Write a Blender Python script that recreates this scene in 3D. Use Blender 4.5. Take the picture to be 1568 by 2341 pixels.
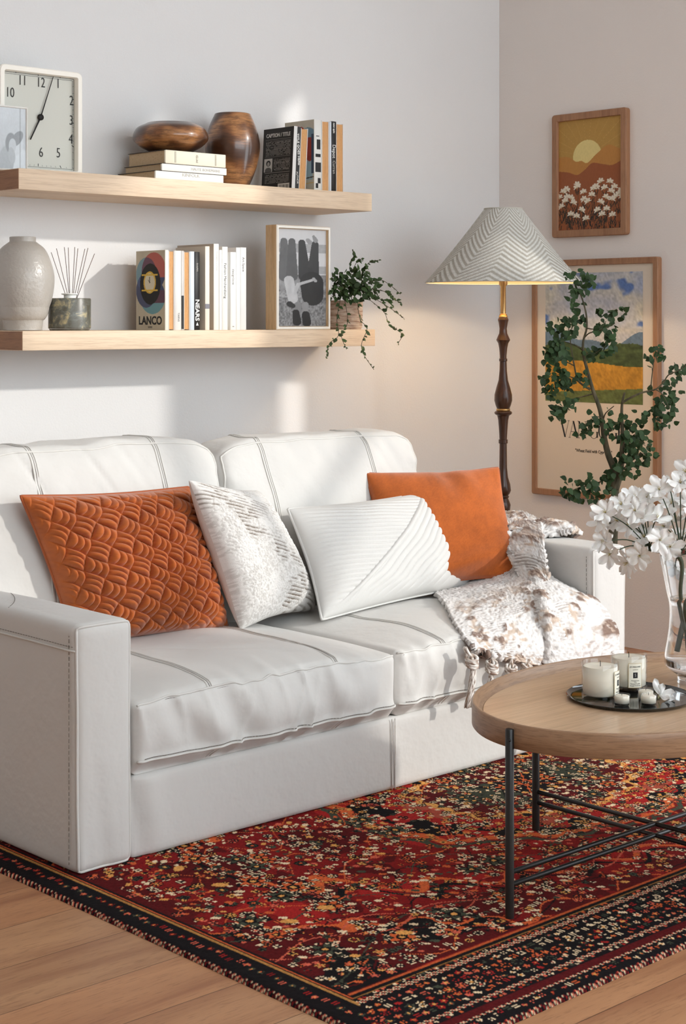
import bpy, bmesh, math, random
import numpy as np
from mathutils import Vector, Matrix
from mathutils import noise as mnoise
PI = math.pi
random.seed(7); np.random.seed(7)
SC = bpy.context.scene
for o in list(bpy.data.objects): bpy.data.objects.remove(o, do_unlink=True)
COL = SC.collection

# ---------------------------------------------------------------- camera
EYE = 1.33
FPX = 3790.0
FW = (0.68184377, 0.73149783); RT = (0.73149783, -0.68184377)
cd = bpy.data.cameras.new('camera'); cam = bpy.data.objects.new('camera', cd); COL.objects.link(cam)
cam.location = (0, 0, EYE); cam.rotation_euler = (PI/2, 0, -math.atan2(FW[0], FW[1]))
cd.sensor_fit = 'HORIZONTAL'; cd.sensor_width = 36; cd.lens = FPX/1568*36
cd.shift_x = 0; cd.shift_y = (735-1170.5)/1568; cd.clip_start = .05; cd.clip_end = 60
SC.camera = cam

# ---------------------------------------------------------------- light
w = bpy.data.worlds.new('daylight'); SC.world = w; w.use_nodes = True
bg = w.node_tree.nodes['Background']; bg.inputs[0].default_value = (0.86, 0.94, 1.0, 1); bg.inputs[1].default_value = 4.15
sd = bpy.data.lights.new('sun', 'SUN'); sun = bpy.data.objects.new('sun', sd); COL.objects.link(sun)
SUN_DIR = Vector((-.62, 1, -.45)).normalized()
sun.rotation_euler = (-SUN_DIR).to_track_quat('Z', 'Y').to_euler(); sun.location = (9, -4, 5)
sd.energy = 1.9; sd.angle = math.radians(1.6); sd.color = (1, .955, .89)
SC.view_settings.view_transform = 'Standard'; SC.view_settings.look = 'None'
SC.view_settings.gamma = 1; SC.view_settings.exposure = 0.0; SC.view_settings.use_curve_mapping = False

# ---------------------------------------------------------------- helpers
def at(px, py, d):
    k = (px-784)/FPX
    return Vector(((FW[0]+k*RT[0])*d, (FW[1]+k*RT[1])*d, EYE-(py-735)/FPX*d))
def onz(px, py, z):
    return at(px, py, (EYE-z)*FPX/(py-735))
def ony(px, py, y):
    k = (px-784)/FPX
    return at(px, py, y/(FW[1]+k*RT[1]))
def onx(px, py, x):
    k = (px-784)/FPX
    return at(px, py, x/(FW[0]+k*RT[0]))
def s2l(c):
    return tuple(((v/255)/12.92 if v/255 <= .04045 else ((v/255+.055)/1.055)**2.4) for v in c[:3])
def S2L(a):
    a = np.asarray(a, float)/255
    return np.where(a <= .04045, a/12.92, ((a+.055)/1.055)**2.4)

class NT:
    def __init__(s, m):
        m.use_nodes = True; s.t = m.node_tree; s.b = s.t.nodes['Principled BSDF']; s.out = s.t.nodes['Material Output']
    def n(s, typ, ins=None, **pr):
        nd = s.t.nodes.new(typ)
        for k, v in pr.items(): setattr(nd, k, v)
        for k, v in (ins or {}).items(): s.set(nd, k, v)
        return nd
    def set(s, nd, k, v):
        i = nd.inputs[k]
        if isinstance(v, bpy.types.NodeSocket): s.t.links.new(v, i)
        elif hasattr(v, 'outputs'): s.t.links.new(v.outputs[0], i)
        else:
            if isinstance(v, tuple) and len(v) == 3 and i.type == 'RGBA': v = (*v, 1)
            i.default_value = v
    def math(s, op, a, b=0.0, c=0.0):
        return s.n('ShaderNodeMath', {0: a, 1: b, 2: c}, operation=op)
    def mix(s, f, a, b, bt='MIX'):
        nd = s.n('ShaderNodeMix', data_type='RGBA', blend_type=bt)
        s.set(nd, 0, f); s.set(nd, 6, a); s.set(nd, 7, b)
        return nd.outputs[2]
    def ramp(s, f, stops, interp='LINEAR'):
        nd = s.n('ShaderNodeValToRGB', {0: f}); e = nd.color_ramp; e.interpolation = interp
        while len(e.elements) < len(stops): e.elements.new(.5)
        for el, (p, c) in zip(e.elements, stops):
            el.position = p; el.color = (*c, 1) if len(c) == 3 else c
        return nd
    def coord(s, kind='Object', scale=(1, 1, 1), rot=(0, 0, 0), loc=(0, 0, 0)):
        tc = s.n('ShaderNodeTexCoord')
        return s.n('ShaderNodeMapping', {'Vector': tc.outputs[kind], 'Scale': scale, 'Rotation': rot, 'Location': loc})
    def noise(s, vec, scale=5, detail=3, rough=.5, dist=0.0):
        return s.n('ShaderNodeTexNoise', {'Vector': vec, 'Scale': scale, 'Detail': detail, 'Roughness': rough, 'Distortion': dist})
    def bump(s, h, strength=.2, dist=.002):
        nd = s.n('ShaderNodeBump', {'Height': h, 'Strength': strength, 'Distance': dist})
        s.set(s.b, 'Normal', nd)
    def pb(s, **k):
        for a, v in k.items(): s.set(s.b, a.replace('_', ' '), v)

MATS = {}
def mat(name, col, rough=.5, metal=0.0, vary=0.0, vscale=8, bump=0.0, bscale=300, bdist=.001, spec=.5, sheen=0.0, sub=0.0, stretch=(1, 1, 1)):
    if name in MATS: return MATS[name]
    m = bpy.data.materials.new(name); g = NT(m); c = s2l(col)
    g.pb(Roughness=rough, Metallic=metal); g.set(g.b, 'Specular IOR Level', spec)
    v = g.coord('Object', scale=stretch)
    n1 = g.noise(v, vscale, 4)
    lo = tuple(x*(1-vary) for x in c); hi = tuple(min(1, x*(1+vary)) for x in c)
    g.set(g.b, 'Base Color', g.mix(n1.outputs[0], (*lo, 1), (*hi, 1)))
    if bump: g.bump(g.noise(v, bscale, 2), bump, bdist)
    if sheen: g.set(g.b, 'Sheen Weight', sheen)
    if sub:
        g.set(g.b, 'Subsurface Weight', sub); g.set(g.b, 'Subsurface Radius', (.01, .008, .006)); g.set(g.b, 'Subsurface Scale', .5)
    MATS[name] = m
    return m
def attr_mat(name, rough=.8, bump=0.0, bscale=400, bdist=.001, spec=.3, sheen=0.0):
    if name in MATS: return MATS[name]
    m = bpy.data.materials.new(name); g = NT(m)
    a = g.n('ShaderNodeAttribute', attribute_name='tint')
    g.set(g.b, 'Base Color', a.outputs['Color']); g.pb(Roughness=rough); g.set(g.b, 'Specular IOR Level', spec)
    if bump: g.bump(g.noise(g.coord('Object'), bscale, 2), bump, bdist)
    if sheen: g.set(g.b, 'Sheen Weight', sheen)
    MATS[name] = m
    return m
def wood(name, c1, c2, rough=.5, axis='X', scale=1.0, ring=12, bump=.08, dark=None, spec=.4, coat=0.0, st=.05):
    """procedural grain running along an axis"""
    if name in MATS: return MATS[name]
    m = bpy.data.materials.new(name); g = NT(m)
    sc = {'X': (st, 1, 1), 'Y': (1, st, 1), 'Z': (1, 1, st)}[axis]
    v = g.coord('Object', scale=tuple(a*scale for a in sc))
    big = g.noise(v, ring, 4, .6, .6); fine = g.noise(v, ring*14, 3, .7)
    r = g.ramp(big.outputs[0], [(.3, s2l(c2)), (.52, s2l(c1)), (.72, tuple((a+b)/2 for a, b in zip(s2l(c1), s2l(c2))))])
    dk = dark or tuple(v_*.72 for v_ in c2)
    f = g.ramp(fine.outputs[0], [(.36, (1, 1, 1)), (.5, (0, 0, 0))])
    c = g.mix(g.math('MULTIPLY', f.outputs[0], .38), r.outputs[0], (*s2l(dk), 1))
    g.set(g.b, 'Base Color', c); g.pb(Roughness=rough); g.set(g.b, 'Specular IOR Level', spec)
    if coat: g.set(g.b, 'Coat Weight', coat); g.set(g.b, 'Coat Roughness', .12)
    if bump: g.bump(fine, bump, .001)
    MATS[name] = m
    return m

class MB:
    """collects geometry in world coordinates, linked as ONE mesh object"""
    def __init__(s): s.v = []; s.f = []; s.m = []; s.sm = []; s.c = None
    def add(s, verts, faces, mi=0, smooth=True):
        o = len(s.v); s.v.extend([tuple(map(float, p)) for p in verts])
        s.f.extend([tuple(i+o for i in f) for f in faces]); s.m.extend([mi]*len(faces)); s.sm.extend([smooth]*len(faces))
        return s
    def box(s, x0, x1, y0, y1, z0, z1, mi=0, bev=0.0, M=None, seg=2):
        bm = bmesh.new(); bmesh.ops.create_cube(bm, size=1)
        for v in bm.verts: v.co = Vector(((x0+x1)/2+v.co.x*(x1-x0), (y0+y1)/2+v.co.y*(y1-y0), (z0+z1)/2+v.co.z*(z1-z0)))
        if bev: bmesh.ops.bevel(bm, geom=list(bm.edges), offset=bev, segments=seg, profile=.5, affect='EDGES')
        if M is not None: bm.transform(M)
        bm.verts.index_update()
        s.add([v.co for v in bm.verts], [[v.index for v in f.verts] for f in bm.faces], mi, bool(bev)); bm.free()
        return s
    def tube(s, path, r, seg=8, mi=0, cap=True, closed=False):
        P = [Vector(p) for p in path]; n = len(P); rr = r if hasattr(r, '__len__') else [r]*n
        up = None; vs = []; fs = []
        for i in range(n):
            a = P[(i-1) % n] if (closed or i > 0) else P[i]; b = P[(i+1) % n] if (closed or i < n-1) else P[i]
            t = (b-a)
            t = t.normalized() if t.length > 1e-9 else Vector((0, 0, 1))
            if up is None:
                up = Vector((0, 0, 1)) if abs(t.z) < .9 else Vector((1, 0, 0))
            up = (up-t*up.dot(t))
            if up.length < 1e-6: up = t.orthogonal()
            up.normalize(); bi = t.cross(up)
            for k in range(seg):
                th = 2*PI*k/seg
                vs.append(P[i]+(up*math.cos(th)+bi*math.sin(th))*rr[i])
        m = n if closed else n-1
        for i in range(m):
            for k in range(seg):
                a = i*seg+k; b = i*seg+(k+1) % seg; c = ((i+1) % n)*seg+(k+1) % seg; d = ((i+1) % n)*seg+k
                fs.append((a, d, c, b))
        if cap and not closed:
            fs.append(tuple(range(seg))); fs.append(tuple((n-1)*seg+k for k in reversed(range(seg))))
        return s.add(vs, fs, mi)
    def lathe(s, prof, c, seg=40, mi=0, cap=True):
        vs = []; fs = []; n = len(prof)
        for (r, z) in prof:
            for k in range(seg):
                th = 2*PI*k/seg; vs.append((c[0]+r*math.cos(th), c[1]+r*math.sin(th), c[2]+z))
        for i in range(n-1):
            for k in range(seg):
                a = i*seg+k; b = i*seg+(k+1) % seg
                fs.append((a, b, b+seg, a+seg))
        if cap:
            if prof[0][0] > 1e-5: fs.append(tuple(reversed(range(seg))))
            if prof[-1][0] > 1e-5: fs.append(tuple((n-1)*seg+k for k in range(seg)))
        return s.add(vs, fs, mi)
    def poly(s, pts, mi=0):
        return s.add(pts, [tuple(range(len(pts)))], mi, False)
    def build(s, name, mats, parent=None, origin=None, autosmooth=None):
        if not isinstance(mats, (list, tuple)): mats = [mats]
        V = np.array(s.v, float) if s.v else np.zeros((0, 3))
        if parent is not None: org = Vector(parent['_o'])
        elif origin is not None: org = Vector(origin)
        else: org = Vector(((V[:, 0].min()+V[:, 0].max())/2, (V[:, 1].min()+V[:, 1].max())/2, V[:, 2].min()))
        me = bpy.data.meshes.new(name)
        me.from_pydata((V-np.array(org)).tolist(), [], s.f)
        for m in mats: me.materials.append(m)
        me.polygons.foreach_set('material_index', s.m); me.polygons.foreach_set('use_smooth', s.sm)
        if s.c is not None:
            a = me.color_attributes.new('tint', 'FLOAT_COLOR', 'POINT')
            C = np.ones((len(V), 4)); C[:, :3] = np.clip(s.c, 0, 1); a.data.foreach_set('color', C.ravel())
        me.update()
        if autosmooth:
            me.set_sharp_from_angle(angle=math.radians(autosmooth))
        o = bpy.data.objects.new(name, me); COL.objects.link(o)
        o['_o'] = tuple(org)
        if parent is not None: o.parent = parent
        else: o.location = org
        return o
def thing(name, loc, label, cat, group=None):
    o = bpy.data.objects.new(name, None); COL.objects.link(o); o.location = loc; o.empty_display_size = .05; o['_o'] = tuple(loc)
    return tag(o, label, cat, group)
def tag(o, label=None, cat=None, group=None, kind=None):
    if label: o['label'] = label
    if cat: o['category'] = cat
    if group: o['group'] = group
    if kind: o['kind'] = kind
    return o
def struct(o): o['kind'] = 'structure'; return o

def vnoise(x, y, seed=0):
    """vectorised value noise, 0..1"""
    xi = np.floor(x).astype(int); yi = np.floor(y).astype(int); fx = x-xi; fy = y-yi
    fx = fx*fx*(3-2*fx); fy = fy*fy*(3-2*fy)
    def h(a, b):
        n = (a*374761393+b*668265263+seed*974634777) & 0xffffffff
        n = ((n ^ (n >> 13))*1274126177) & 0xffffffff
        return ((n ^ (n >> 16)) & 0xffff)/65535.
    return (h(xi, yi)*(1-fx)+h(xi+1, yi)*fx)*(1-fy)+(h(xi, yi+1)*(1-fx)+h(xi+1, yi+1)*fx)*fy
def fbm(x, y, oct=4, seed=0):
    s = 0; a = .5; t = 0
    for i in range(oct):
        s = s+a*vnoise(x*2**i+i*17.3, y*2**i+i*5.1, seed+i); t += a; a *= .5
    return s/t
def smooth(a, b, x):
    t = np.clip((x-a)/(b-a), 0, 1); return t*t*(3-2*t)
def crom(pts, n):
    """Catmull-Rom through a list of points, n samples per span"""
    P = [np.array(p, float) for p in pts]; P = [2*P[0]-P[1]]+P+[2*P[-1]-P[-2]]
    out = []
    for i in range(1, len(P)-2):
        for k in range(n):
            t = k/n; a, b, c, d = P[i-1:i+3]
            out.append(.5*((2*b)+(-a+c)*t+(2*a-5*b+4*c-d)*t*t+(-a+3*b-3*c+d)*t**3))
    out.append(P[-2]); return out
def text(body, size, mt, parent, M, name='lettering', ext=.0003, sx=1.0, align='CENTER', bold=0.0, shear=0.0, space=1.0):
    """flat lettering as a mesh: M places the text plane in world space"""
    cu = bpy.data.curves.new(name, 'FONT'); cu.body = body; cu.size = size; cu.extrude = ext; cu.align_x = align; cu.align_y = 'CENTER'
    cu.offset = bold; cu.shear = shear; cu.space_character = space; cu.resolution_u = 3
    ob = bpy.data.objects.new(name, cu); COL.objects.link(ob)
    dg = bpy.context.evaluated_depsgraph_get(); me = bpy.data.meshes.new_from_object(ob.evaluated_get(dg))
    bpy.data.objects.remove(ob, do_unlink=True)
    me.transform(Matrix.Diagonal((sx, 1, 1, 1))); me.transform(M)
    me.transform(Matrix.Translation(-Vector(parent['_o'])))
    me.materials.clear(); me.materials.append(mt)
    o = bpy.data.objects.new(name, me); COL.objects.link(o); o.parent = parent; o['_o'] = parent['_o']
    return o
def frame_M(o, xd, yd):
    x = Vector(xd).normalized(); y = Vector(yd).normalized(); z = x.cross(y)
    return Matrix(((x.x, y.x, z.x, o[0]), (x.y, y.y, z.y, o[1]), (x.z, y.z, z.z, o[2]), (0, 0, 0, 1)))
def grid_faces(nu, nv, off=0, flip=False, wrap=False):
    f = []
    for j in range(nv-1):
        for i in range(nu if wrap else nu-1):
            i2 = (i+1) % nu
            a = off+j*nu+i; b = off+j*nu+i2; c = off+(j+1)*nu+i2; d = off+(j+1)*nu+i
            f.append((a, d, c, b) if flip else (a, b, c, d))
    return f
# ================================================================= THE ROOM
XR, YB = 5.465, 4.857           # right wall and back wall
def wall_mat(name, col):
    m = bpy.data.materials.new(name); g = NT(m); v = g.coord('Object')
    n = g.noise(v, 3, 3); c = s2l(col)
    g.set(g.b, 'Base Color', g.mix(n.outputs[0], tuple(x*.985 for x in c)+(1,), tuple(x*1.01 for x in c)+(1,)))
    g.pb(Roughness=.92); g.set(g.b, 'Specular IOR Level', .2)
    a = g.noise(v, 130, 3, .6); g.bump(a, .28, .003)
    return m
WM = wall_mat('painted plaster', (226, 225, 224))
WM2 = wall_mat('painted plaster side', (230, 222, 216))
CE = 3.65
struct(MB().box(-2.6, XR+.06, YB, YB+.12, 0, CE, 0).build('wall_back', WM))
WM3 = wall_mat('taupe plaster', (212, 206, 200))
struct(MB().box(-2.72, -2.6, -1.6, YB+.12, 0, CE, 0).build('wall_left', WM3))
struct(MB().box(-2.72, .2, -1.72, -1.6, 0, CE, 0).box(.2, XR, -1.72, -1.6, 0, 1.15, 0).build('wall_front', WM3))  # unseen, put in with a high opening to shape the fill light
struct(MB().box(-2.72, XR+.06, -1.6, YB+.12, CE, CE+.12, 0).build('ceiling', WM))
# right wall, its unseen tall and narrow openings shaped to place the sun patches
wr = MB(); T = XR+.06
def wpiece(y0, y1, z0, z1): wr.box(XR, T, y0, y1, z0, z1, 0)
wpiece(3.0, YB, 0, CE)
wpiece(1.93, 2.72, 0, CE)
wpiece(2.72, 3.0, 0, 1.55); wpiece(2.72, 3.0, 3.1, CE)
wpiece(-.37, 1.93, 3.44, CE)
wpiece(.12, .2, 2.15, 3.44)
wpiece(-1.25, -.37, 0, 2.5); wpiece(-1.25, -.37, 3.44, CE)
wpiece(-4.6, -1.25, 0, CE)  # carried on past the front wall to block stray sun
struct(wr.build('wall_right', WM2))
struct(MB().box(XR+.01, XR+.05, -.37, 1.93, 2.1, 2.15, 0, .004).build('window_1', mat('window paint', (225, 225, 222), .4)))
# floor planks
m = bpy.data.materials.new('oak planks'); g = NT(m)
tc = g.n('ShaderNodeTexCoord'); sp = g.n('ShaderNodeSeparateXYZ', {0: tc.outputs['Object']})
ROWW = .1945
ry = g.math('DIVIDE', g.math('SUBTRACT', sp.outputs[1], 2.774-ROWW*40), ROWW)
row = g.math('FLOOR', ry); fy = g.math('FRACT', ry)
wn = g.n('ShaderNodeTexWhiteNoise', {'W': row}, noise_dimensions='1D')
LEN = 1.48
rx = g.math('DIVIDE', g.math('ADD', sp.outputs[0], g.math('MULTIPLY', wn.outputs[0], LEN)), LEN)
col_ = g.math('FLOOR', rx); fx = g.math('FRACT', rx)
pid = g.math('ADD', g.math('MULTIPLY', row, 17.31), g.math('MULTIPLY', col_, 5.77))
pr = g.n('ShaderNodeTexWhiteNoise', {'W': pid}, noise_dimensions='1D')
cv = g.n('ShaderNodeCombineXYZ', {0: g.math('MULTIPLY', sp.outputs[0], .11), 1: sp.outputs[1], 2: g.math('MULTIPLY', pr.outputs[0], 30.)})
big = g.noise(cv, 9, 5, .6, .8); fine = g.noise(cv, 150, 3, .7)
base = g.ramp(big.outputs[0], [(.28, s2l((148, 104, 76))), (.5, s2l((175, 134, 100))), (.75, s2l((192, 151, 114)))])
tint = g.mix(pr.outputs[0], (*s2l((250, 228, 212)), 1), (*s2l((255, 255, 250)), 1))
c1 = g.mix(1.0, base.outputs[0], tint, 'MULTIPLY')
fr = g.ramp(fine.outputs[0], [(.34, (1, 1, 1)), (.47, (0, 0, 0))])
c2 = g.mix(g.math('MULTIPLY', fr.outputs[0], .42), c1, (*s2l((120, 78, 52)), 1))
def near0(fr_, wd):
    return g.math('LESS_THAN', g.math('MINIMUM', fr_, g.math('SUBTRACT', 1.0, fr_)), wd)
seam = g.math('MAXIMUM', near0(fy, .006), near0(fx, .0009))
c3 = g.mix(g.math('MULTIPLY', seam, .75), c2, (*s2l((70, 42, 26)), 1))
g.set(g.b, 'Base Color', c3); g.pb(Roughness=.48); g.set(g.b, 'Specular IOR Level', .35)
h = g.math('SUBTRACT', g.math('MULTIPLY', fine.outputs[0], .4), g.math('MULTIPLY', seam, 1.5)); g.bump(h, .3, .001)
fl = MB().box(-2.72, XR+.06, -1.6, YB+.12, -.05, 0, 0).build('floor', m, origin=(0, 0, 0)); struct(fl)

# ---------------------------------------------------------------- rug
RX0, RX1, RY0, RY1 = 2.121, 5.12, 2.075, 4.16
def make_rug():
    st = .004
    nx = int((RX1-RX0)/st)+1; ny = int((RY1-RY0)/st)+1
    hx = nx//2+1; hy = ny//2+1
    U, V = np.meshgrid(np.arange(hx)*st, np.arange(hy)*st, indexing='ij')     # metres from the corner
    C = {k: S2L(v) for k, v in dict(red=(126, 24, 24), dred=(84, 16, 18), blk=(20, 16, 18), crm=(232, 206, 168), org=(206, 96, 52), sal=(206, 96, 74), grn=(66, 70, 56), gld=(218, 156, 84), brt=(160, 34, 32)).items()}
    A = np.zeros((hx, hy, 3)); A[:] = C['red']
    rng = np.random.RandomState(3)
    n1 = fbm(U*9, V*9, 3, 5); A[n1 > .60] = C['dred']; A[n1 < .34] = C['brt']
    bx = .105; by = .30          # border widths on the short and the long sides
    field = (U > bx) & (V > by)
    # inner dark corner pieces and the central medallion
    cx, cy = hx*st-st, hy*st-st
    dx = np.abs(U-cx); dy = np.abs(V-cy)
    wob = .035*np.sin(12*np.arctan2(dy, dx+1e-4))+.02*np.sin(28*np.arctan2(dy, dx+1e-4))
    med = np.hypot(dx/.62, dy/.42)+wob
    A[(med < 1.0)] = C['brt']; A[(med < 1.0) & (n1 > .56)] = C['blk']; A[(med < 1.0) & (n1 < .36)] = C['sal']*.6; A[(np.abs(med-1.0) < .03)] = C['org']; A[(np.abs(med-1.07) < .02)] = C['grn']
    A[(med < .62)] = C['dred']; A[(np.abs(med-.62) < .02)] = C['gld']; A[(med < .50) & (n1 > .48)] = C['grn']*.7; A[med < .22] = C['blk']
    cu = U-bx; cw = V-by
    cor = cu/.62+cw/.46+.05*np.sin(cu*60)+.05*np.sin(cw*60)
    ci = field & (cor < 1.0); A[ci & (n1 > .57)] = C['blk']; A[ci & (n1 <= .57)] = C['dred']
    A[field & (np.abs(cor-1.0) < .022)] = C['org']; A[field & (np.abs(cor-.93) < .016)] = C['blk']
    pal = dx*1.1+dy
    lam = field & (med > 1.12) & (np.abs((np.hypot(dx/1.1, dy/.62))-1.0+.05*np.sin(dx*34)) < .016); A[lam] = C['org']
    lam = field & (med > 1.12) & (np.abs((np.hypot(dx/1.1, dy/.62))-1.06+.05*np.sin(dx*34)) < .012); A[lam] = C['blk']
    # vines
    for k in range(13):
        a, b, ph = rng.uniform(8, 26), rng.uniform(.03, .09), rng.uniform(0, 6)
        y0 = by+rng.uniform(.0, 1)*(hy*st-by); sl = rng.uniform(-.5, .5)
        d = V-(y0+sl*(U-.7)+b*np.sin(U*a+ph)); A[field & (np.abs(d) < .0024)] = [C['blk'], C['org'], C['grn'], C['sal'], C['dred']][k % 5]
    def stamp(x, y, r, kind, c1, c2, c3, sq=1.0):
        i0, i1 = max(0, int((x-r*1.5)/st)), min(hx, int((x+r*1.5)/st)+2); j0, j1 = max(0, int((y-r*1.5)/st)), min(hy, int((y+r*1.5)/st)+2)
        if i1 <= i0 or j1 <= j0: return
        u = U[i0:i1, j0:j1]-x; v = (V[i0:i1, j0:j1]-y)*sq; d = np.hypot(u, v)/r; th = np.arctan2(v, u)
        B = A[i0:i1, j0:j1]
        if kind == 0:      # petalled flower with dark outline
            pet = .72+.28*np.cos(th*5+x*40); B[d < pet*1.35] = C['blk']; B[d < pet] = c1; B[d < .42] = c2; B[d < .2] = c3
        elif kind == 1:    # ring of dots
            B[d < 1.2] = C['blk']; B[(d < 1.0) & (np.cos(th*7) > -.1) & (d > .55)] = c1; B[d < .35] = c2
        elif kind == 2:    # leaf
            q = np.abs(v*1.0+.4*u)/r+(u/r)**2; B[q < .75] = c1
        else:              # small blossom of four dots
            B[(np.abs(u)+np.abs(v))/r < 1.1] = C['blk']; B[((np.abs(np.abs(u)-r*.45)+np.abs(np.abs(v)-r*.45)) < r*.42)] = c1
    cols = [C['crm'], C['crm'], C['sal'], C['org'], C['crm'], C['gld'], C['grn']]
    ctr = [C['red'], C['org'], C['blk'], C['sal'], C['gld']]
    sp_ = .0225
    for ix in range(int(hx*st/sp_)+1):
        for iy in range(int(hy*st/sp_)+1):
            x = (ix+rng.uniform(.1, .9))*sp_; y = (iy+rng.uniform(.1, .9))*sp_
            if x < bx+.012 or y < by+.012: continue
            q = rng.rand()
            inmed = np.hypot((x-cx)/.62, (y-cy)/.42) < 1
            incor = (x-bx)/.62+(y-by)/.46 < 1
            if q < (.25 if (inmed or incor) else .36): continue
            c1 = cols[rng.randint(7)]; c2 = ctr[rng.randint(5)]
            if inmed and rng.rand() < .5: c1 = C['crm'] if rng.rand() < .5 else C['gld']
            kind = rng.choice([0, 1, 2, 3], p=[.26, .12, .32, .30]); r = rng.uniform(.006, .0135)
            stamp(x, y, r*(1.15 if kind == 1 else 1), kind, c1, c2, ctr[rng.randint(5)])
    for k in range(26):                                                       # larger rosettes
        x, y = rng.uniform(bx+.05, hx*st), rng.uniform(by+.05, hy*st)
        stamp(x, y, rng.uniform(.024, .04), 0, C['grn'] if k % 2 else C['org'], C['blk'], C['gld'])
        for t in range(9):
            stamp(x+.034*math.cos(t*.7), y+.034*math.sin(t*.7), .007, 3, C['crm'], C['org'], C['crm'])
    for k in range(4):
        x, y = rng.uniform(bx+.1, hx*st), rng.uniform(by+.1, hy*st)
        stamp(x, y, .022, 2, C['gld'], C['org'], C['org'])
    # ---- border of the short side (left)
    S = ~(V < U*by/bx)            # mitre
    ss = (U < bx) & S
    A[ss] = C['blk']; A[ss & (np.abs(U-.096) < .004)] = C['org']; A[ss & (np.abs(U-.086) < .003)] = C['gld']*.6
    for t in np.arange(.02, hy*st, .024):
        stamp(.052+.006*math.sin(t*70), t, .009, 0 if int(t*1000) % 2 else 3, [C['red'], C['sal'], C['brt'], C['grn']][rng.randint(4)], C['org'], C['gld'])
    A[(U < .022) & S] = C['blk']
    # ---- border of the long side (front)
    ll = (V < by) & ~S
    def band(a, b, c): A[(V >= a) & (V < b) & ~S] = c
    band(0, by, C['blk']); band(.014, .048, C['blk']); band(.060, .082, C['dred']); band(.290, .297, C['org']*.8); band(.276, .280, C['gld']*.4)
    def rope(c, w_):
        mk = (np.abs(V-c) < w_) & ~S; ph = np.sin((U+V*1.2)*2*PI/.018)
        A[mk] = C['blk']; A[mk & (ph > -.1)] = C['crm']*.85; A[mk & (ph > .75)] = C['sal']
    rope(.104, .0062); rope(.254, .0062); rope(.054, .003)
    for (v0, dv, rr, ks) in ((.034, .007, .0085, (0, 3)), (.130, .006, .009, (0, 3, 2)), (.152, .006, .010, (0, 1)), (.178, .007, .0125, (0, 1)), (.204, .006, .010, (2, 3, 0)), (.228, .006, .009, (3, 0)), (.084+.008, .003, .005, (3,)), (.268, .003, .006, (3,))):
        for t in np.arange(.01, hx*st, rr*2.3):
            if v0/by > (t/bx): continue
            stamp(t+rng.uniform(-.003, .003), v0+rng.uniform(-dv, dv), rr*rng.uniform(.7, 1.1), ks[rng.randint(len(ks))], [C['crm'], C['sal'], C['org'], C['crm'], C['grn'], C['brt']][rng.randint(6)], ctr[rng.randint(5)], C['gld'])
    # edge cord, twisted cream, black and red yarn
    e = np.minimum(U, V); ph = ((np.where(U < V, V, U))*1.0+e*1.3)/.017 % 1
    mk = e < .0105; A[mk] = C['blk']; A[mk & (ph > .55)] = C['crm']*.75; A[mk & (ph > .72)] = C['red']; A[mk & (ph > .86)] = C['sal']
    # woven mottling
    A *= (.80+.4*rng.rand(hx, hy))[..., None]
    F = np.zeros((nx, ny, 3)); ii = np.minimum(np.arange(nx), nx-1-np.arange(nx)); jj = np.minimum(np.arange(ny), ny-1-np.arange(ny))
    F = A[ii][:, jj]
    F *= (.93+.14*rng.rand(nx, ny))[..., None]
    X, Y = np.meshgrid(np.linspace(RX0, RX1, nx), np.linspace(RY0, RY1, ny), indexing='ij')
    ed = np.minimum(np.minimum(ii[:, None], jj[None, :]), 5)/5.
    Z = .0095*np.sqrt(np.clip(1-(1-ed)**2, 0, 1))+rng.uniform(0, .0009, (nx, ny))

    P = np.stack([X, Y, Z], -1).reshape(-1, 3)
    idx = np.arange(nx*ny).reshape(nx, ny)
    q = np.stack([idx[:-1, :-1], idx[1:, :-1], idx[1:, 1:], idx[:-1, 1:]], -1).reshape(-1, 4)
    me = bpy.data.meshes.new('persian_rug'); org = np.array([(RX0+RX1)/2, (RY0+RY1)/2, 0])
    me.vertices.add(len(P)); me.vertices.foreach_set('co', (P-org).ravel())
    me.loops.add(q.size); me.loops.foreach_set('vertex_index', q.ravel()); me.polygons.add(len(q))
    me.polygons.foreach_set('loop_start', np.arange(0, q.size, 4)); me.update(calc_edges=True)
    a = me.color_attributes.new('tint', 'FLOAT_COLOR', 'POINT'); CC = np.ones((len(P), 4)); CC[:, :3] = np.clip(F.reshape(-1, 3), 0, 1); a.data.foreach_set('color', CC.ravel())
    me.materials.append(attr_mat('rug wool', .95, .4, 700, .002, .1))
    me.polygons.foreach_set('use_smooth', [True]*len(q))
    o = bpy.data.objects.new('persian_rug', me); COL.objects.link(o); o.location = org
    tag(o, 'dark red patterned wool rug with black floral border under the sofa and coffee table', 'rug')
make_rug()
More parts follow.
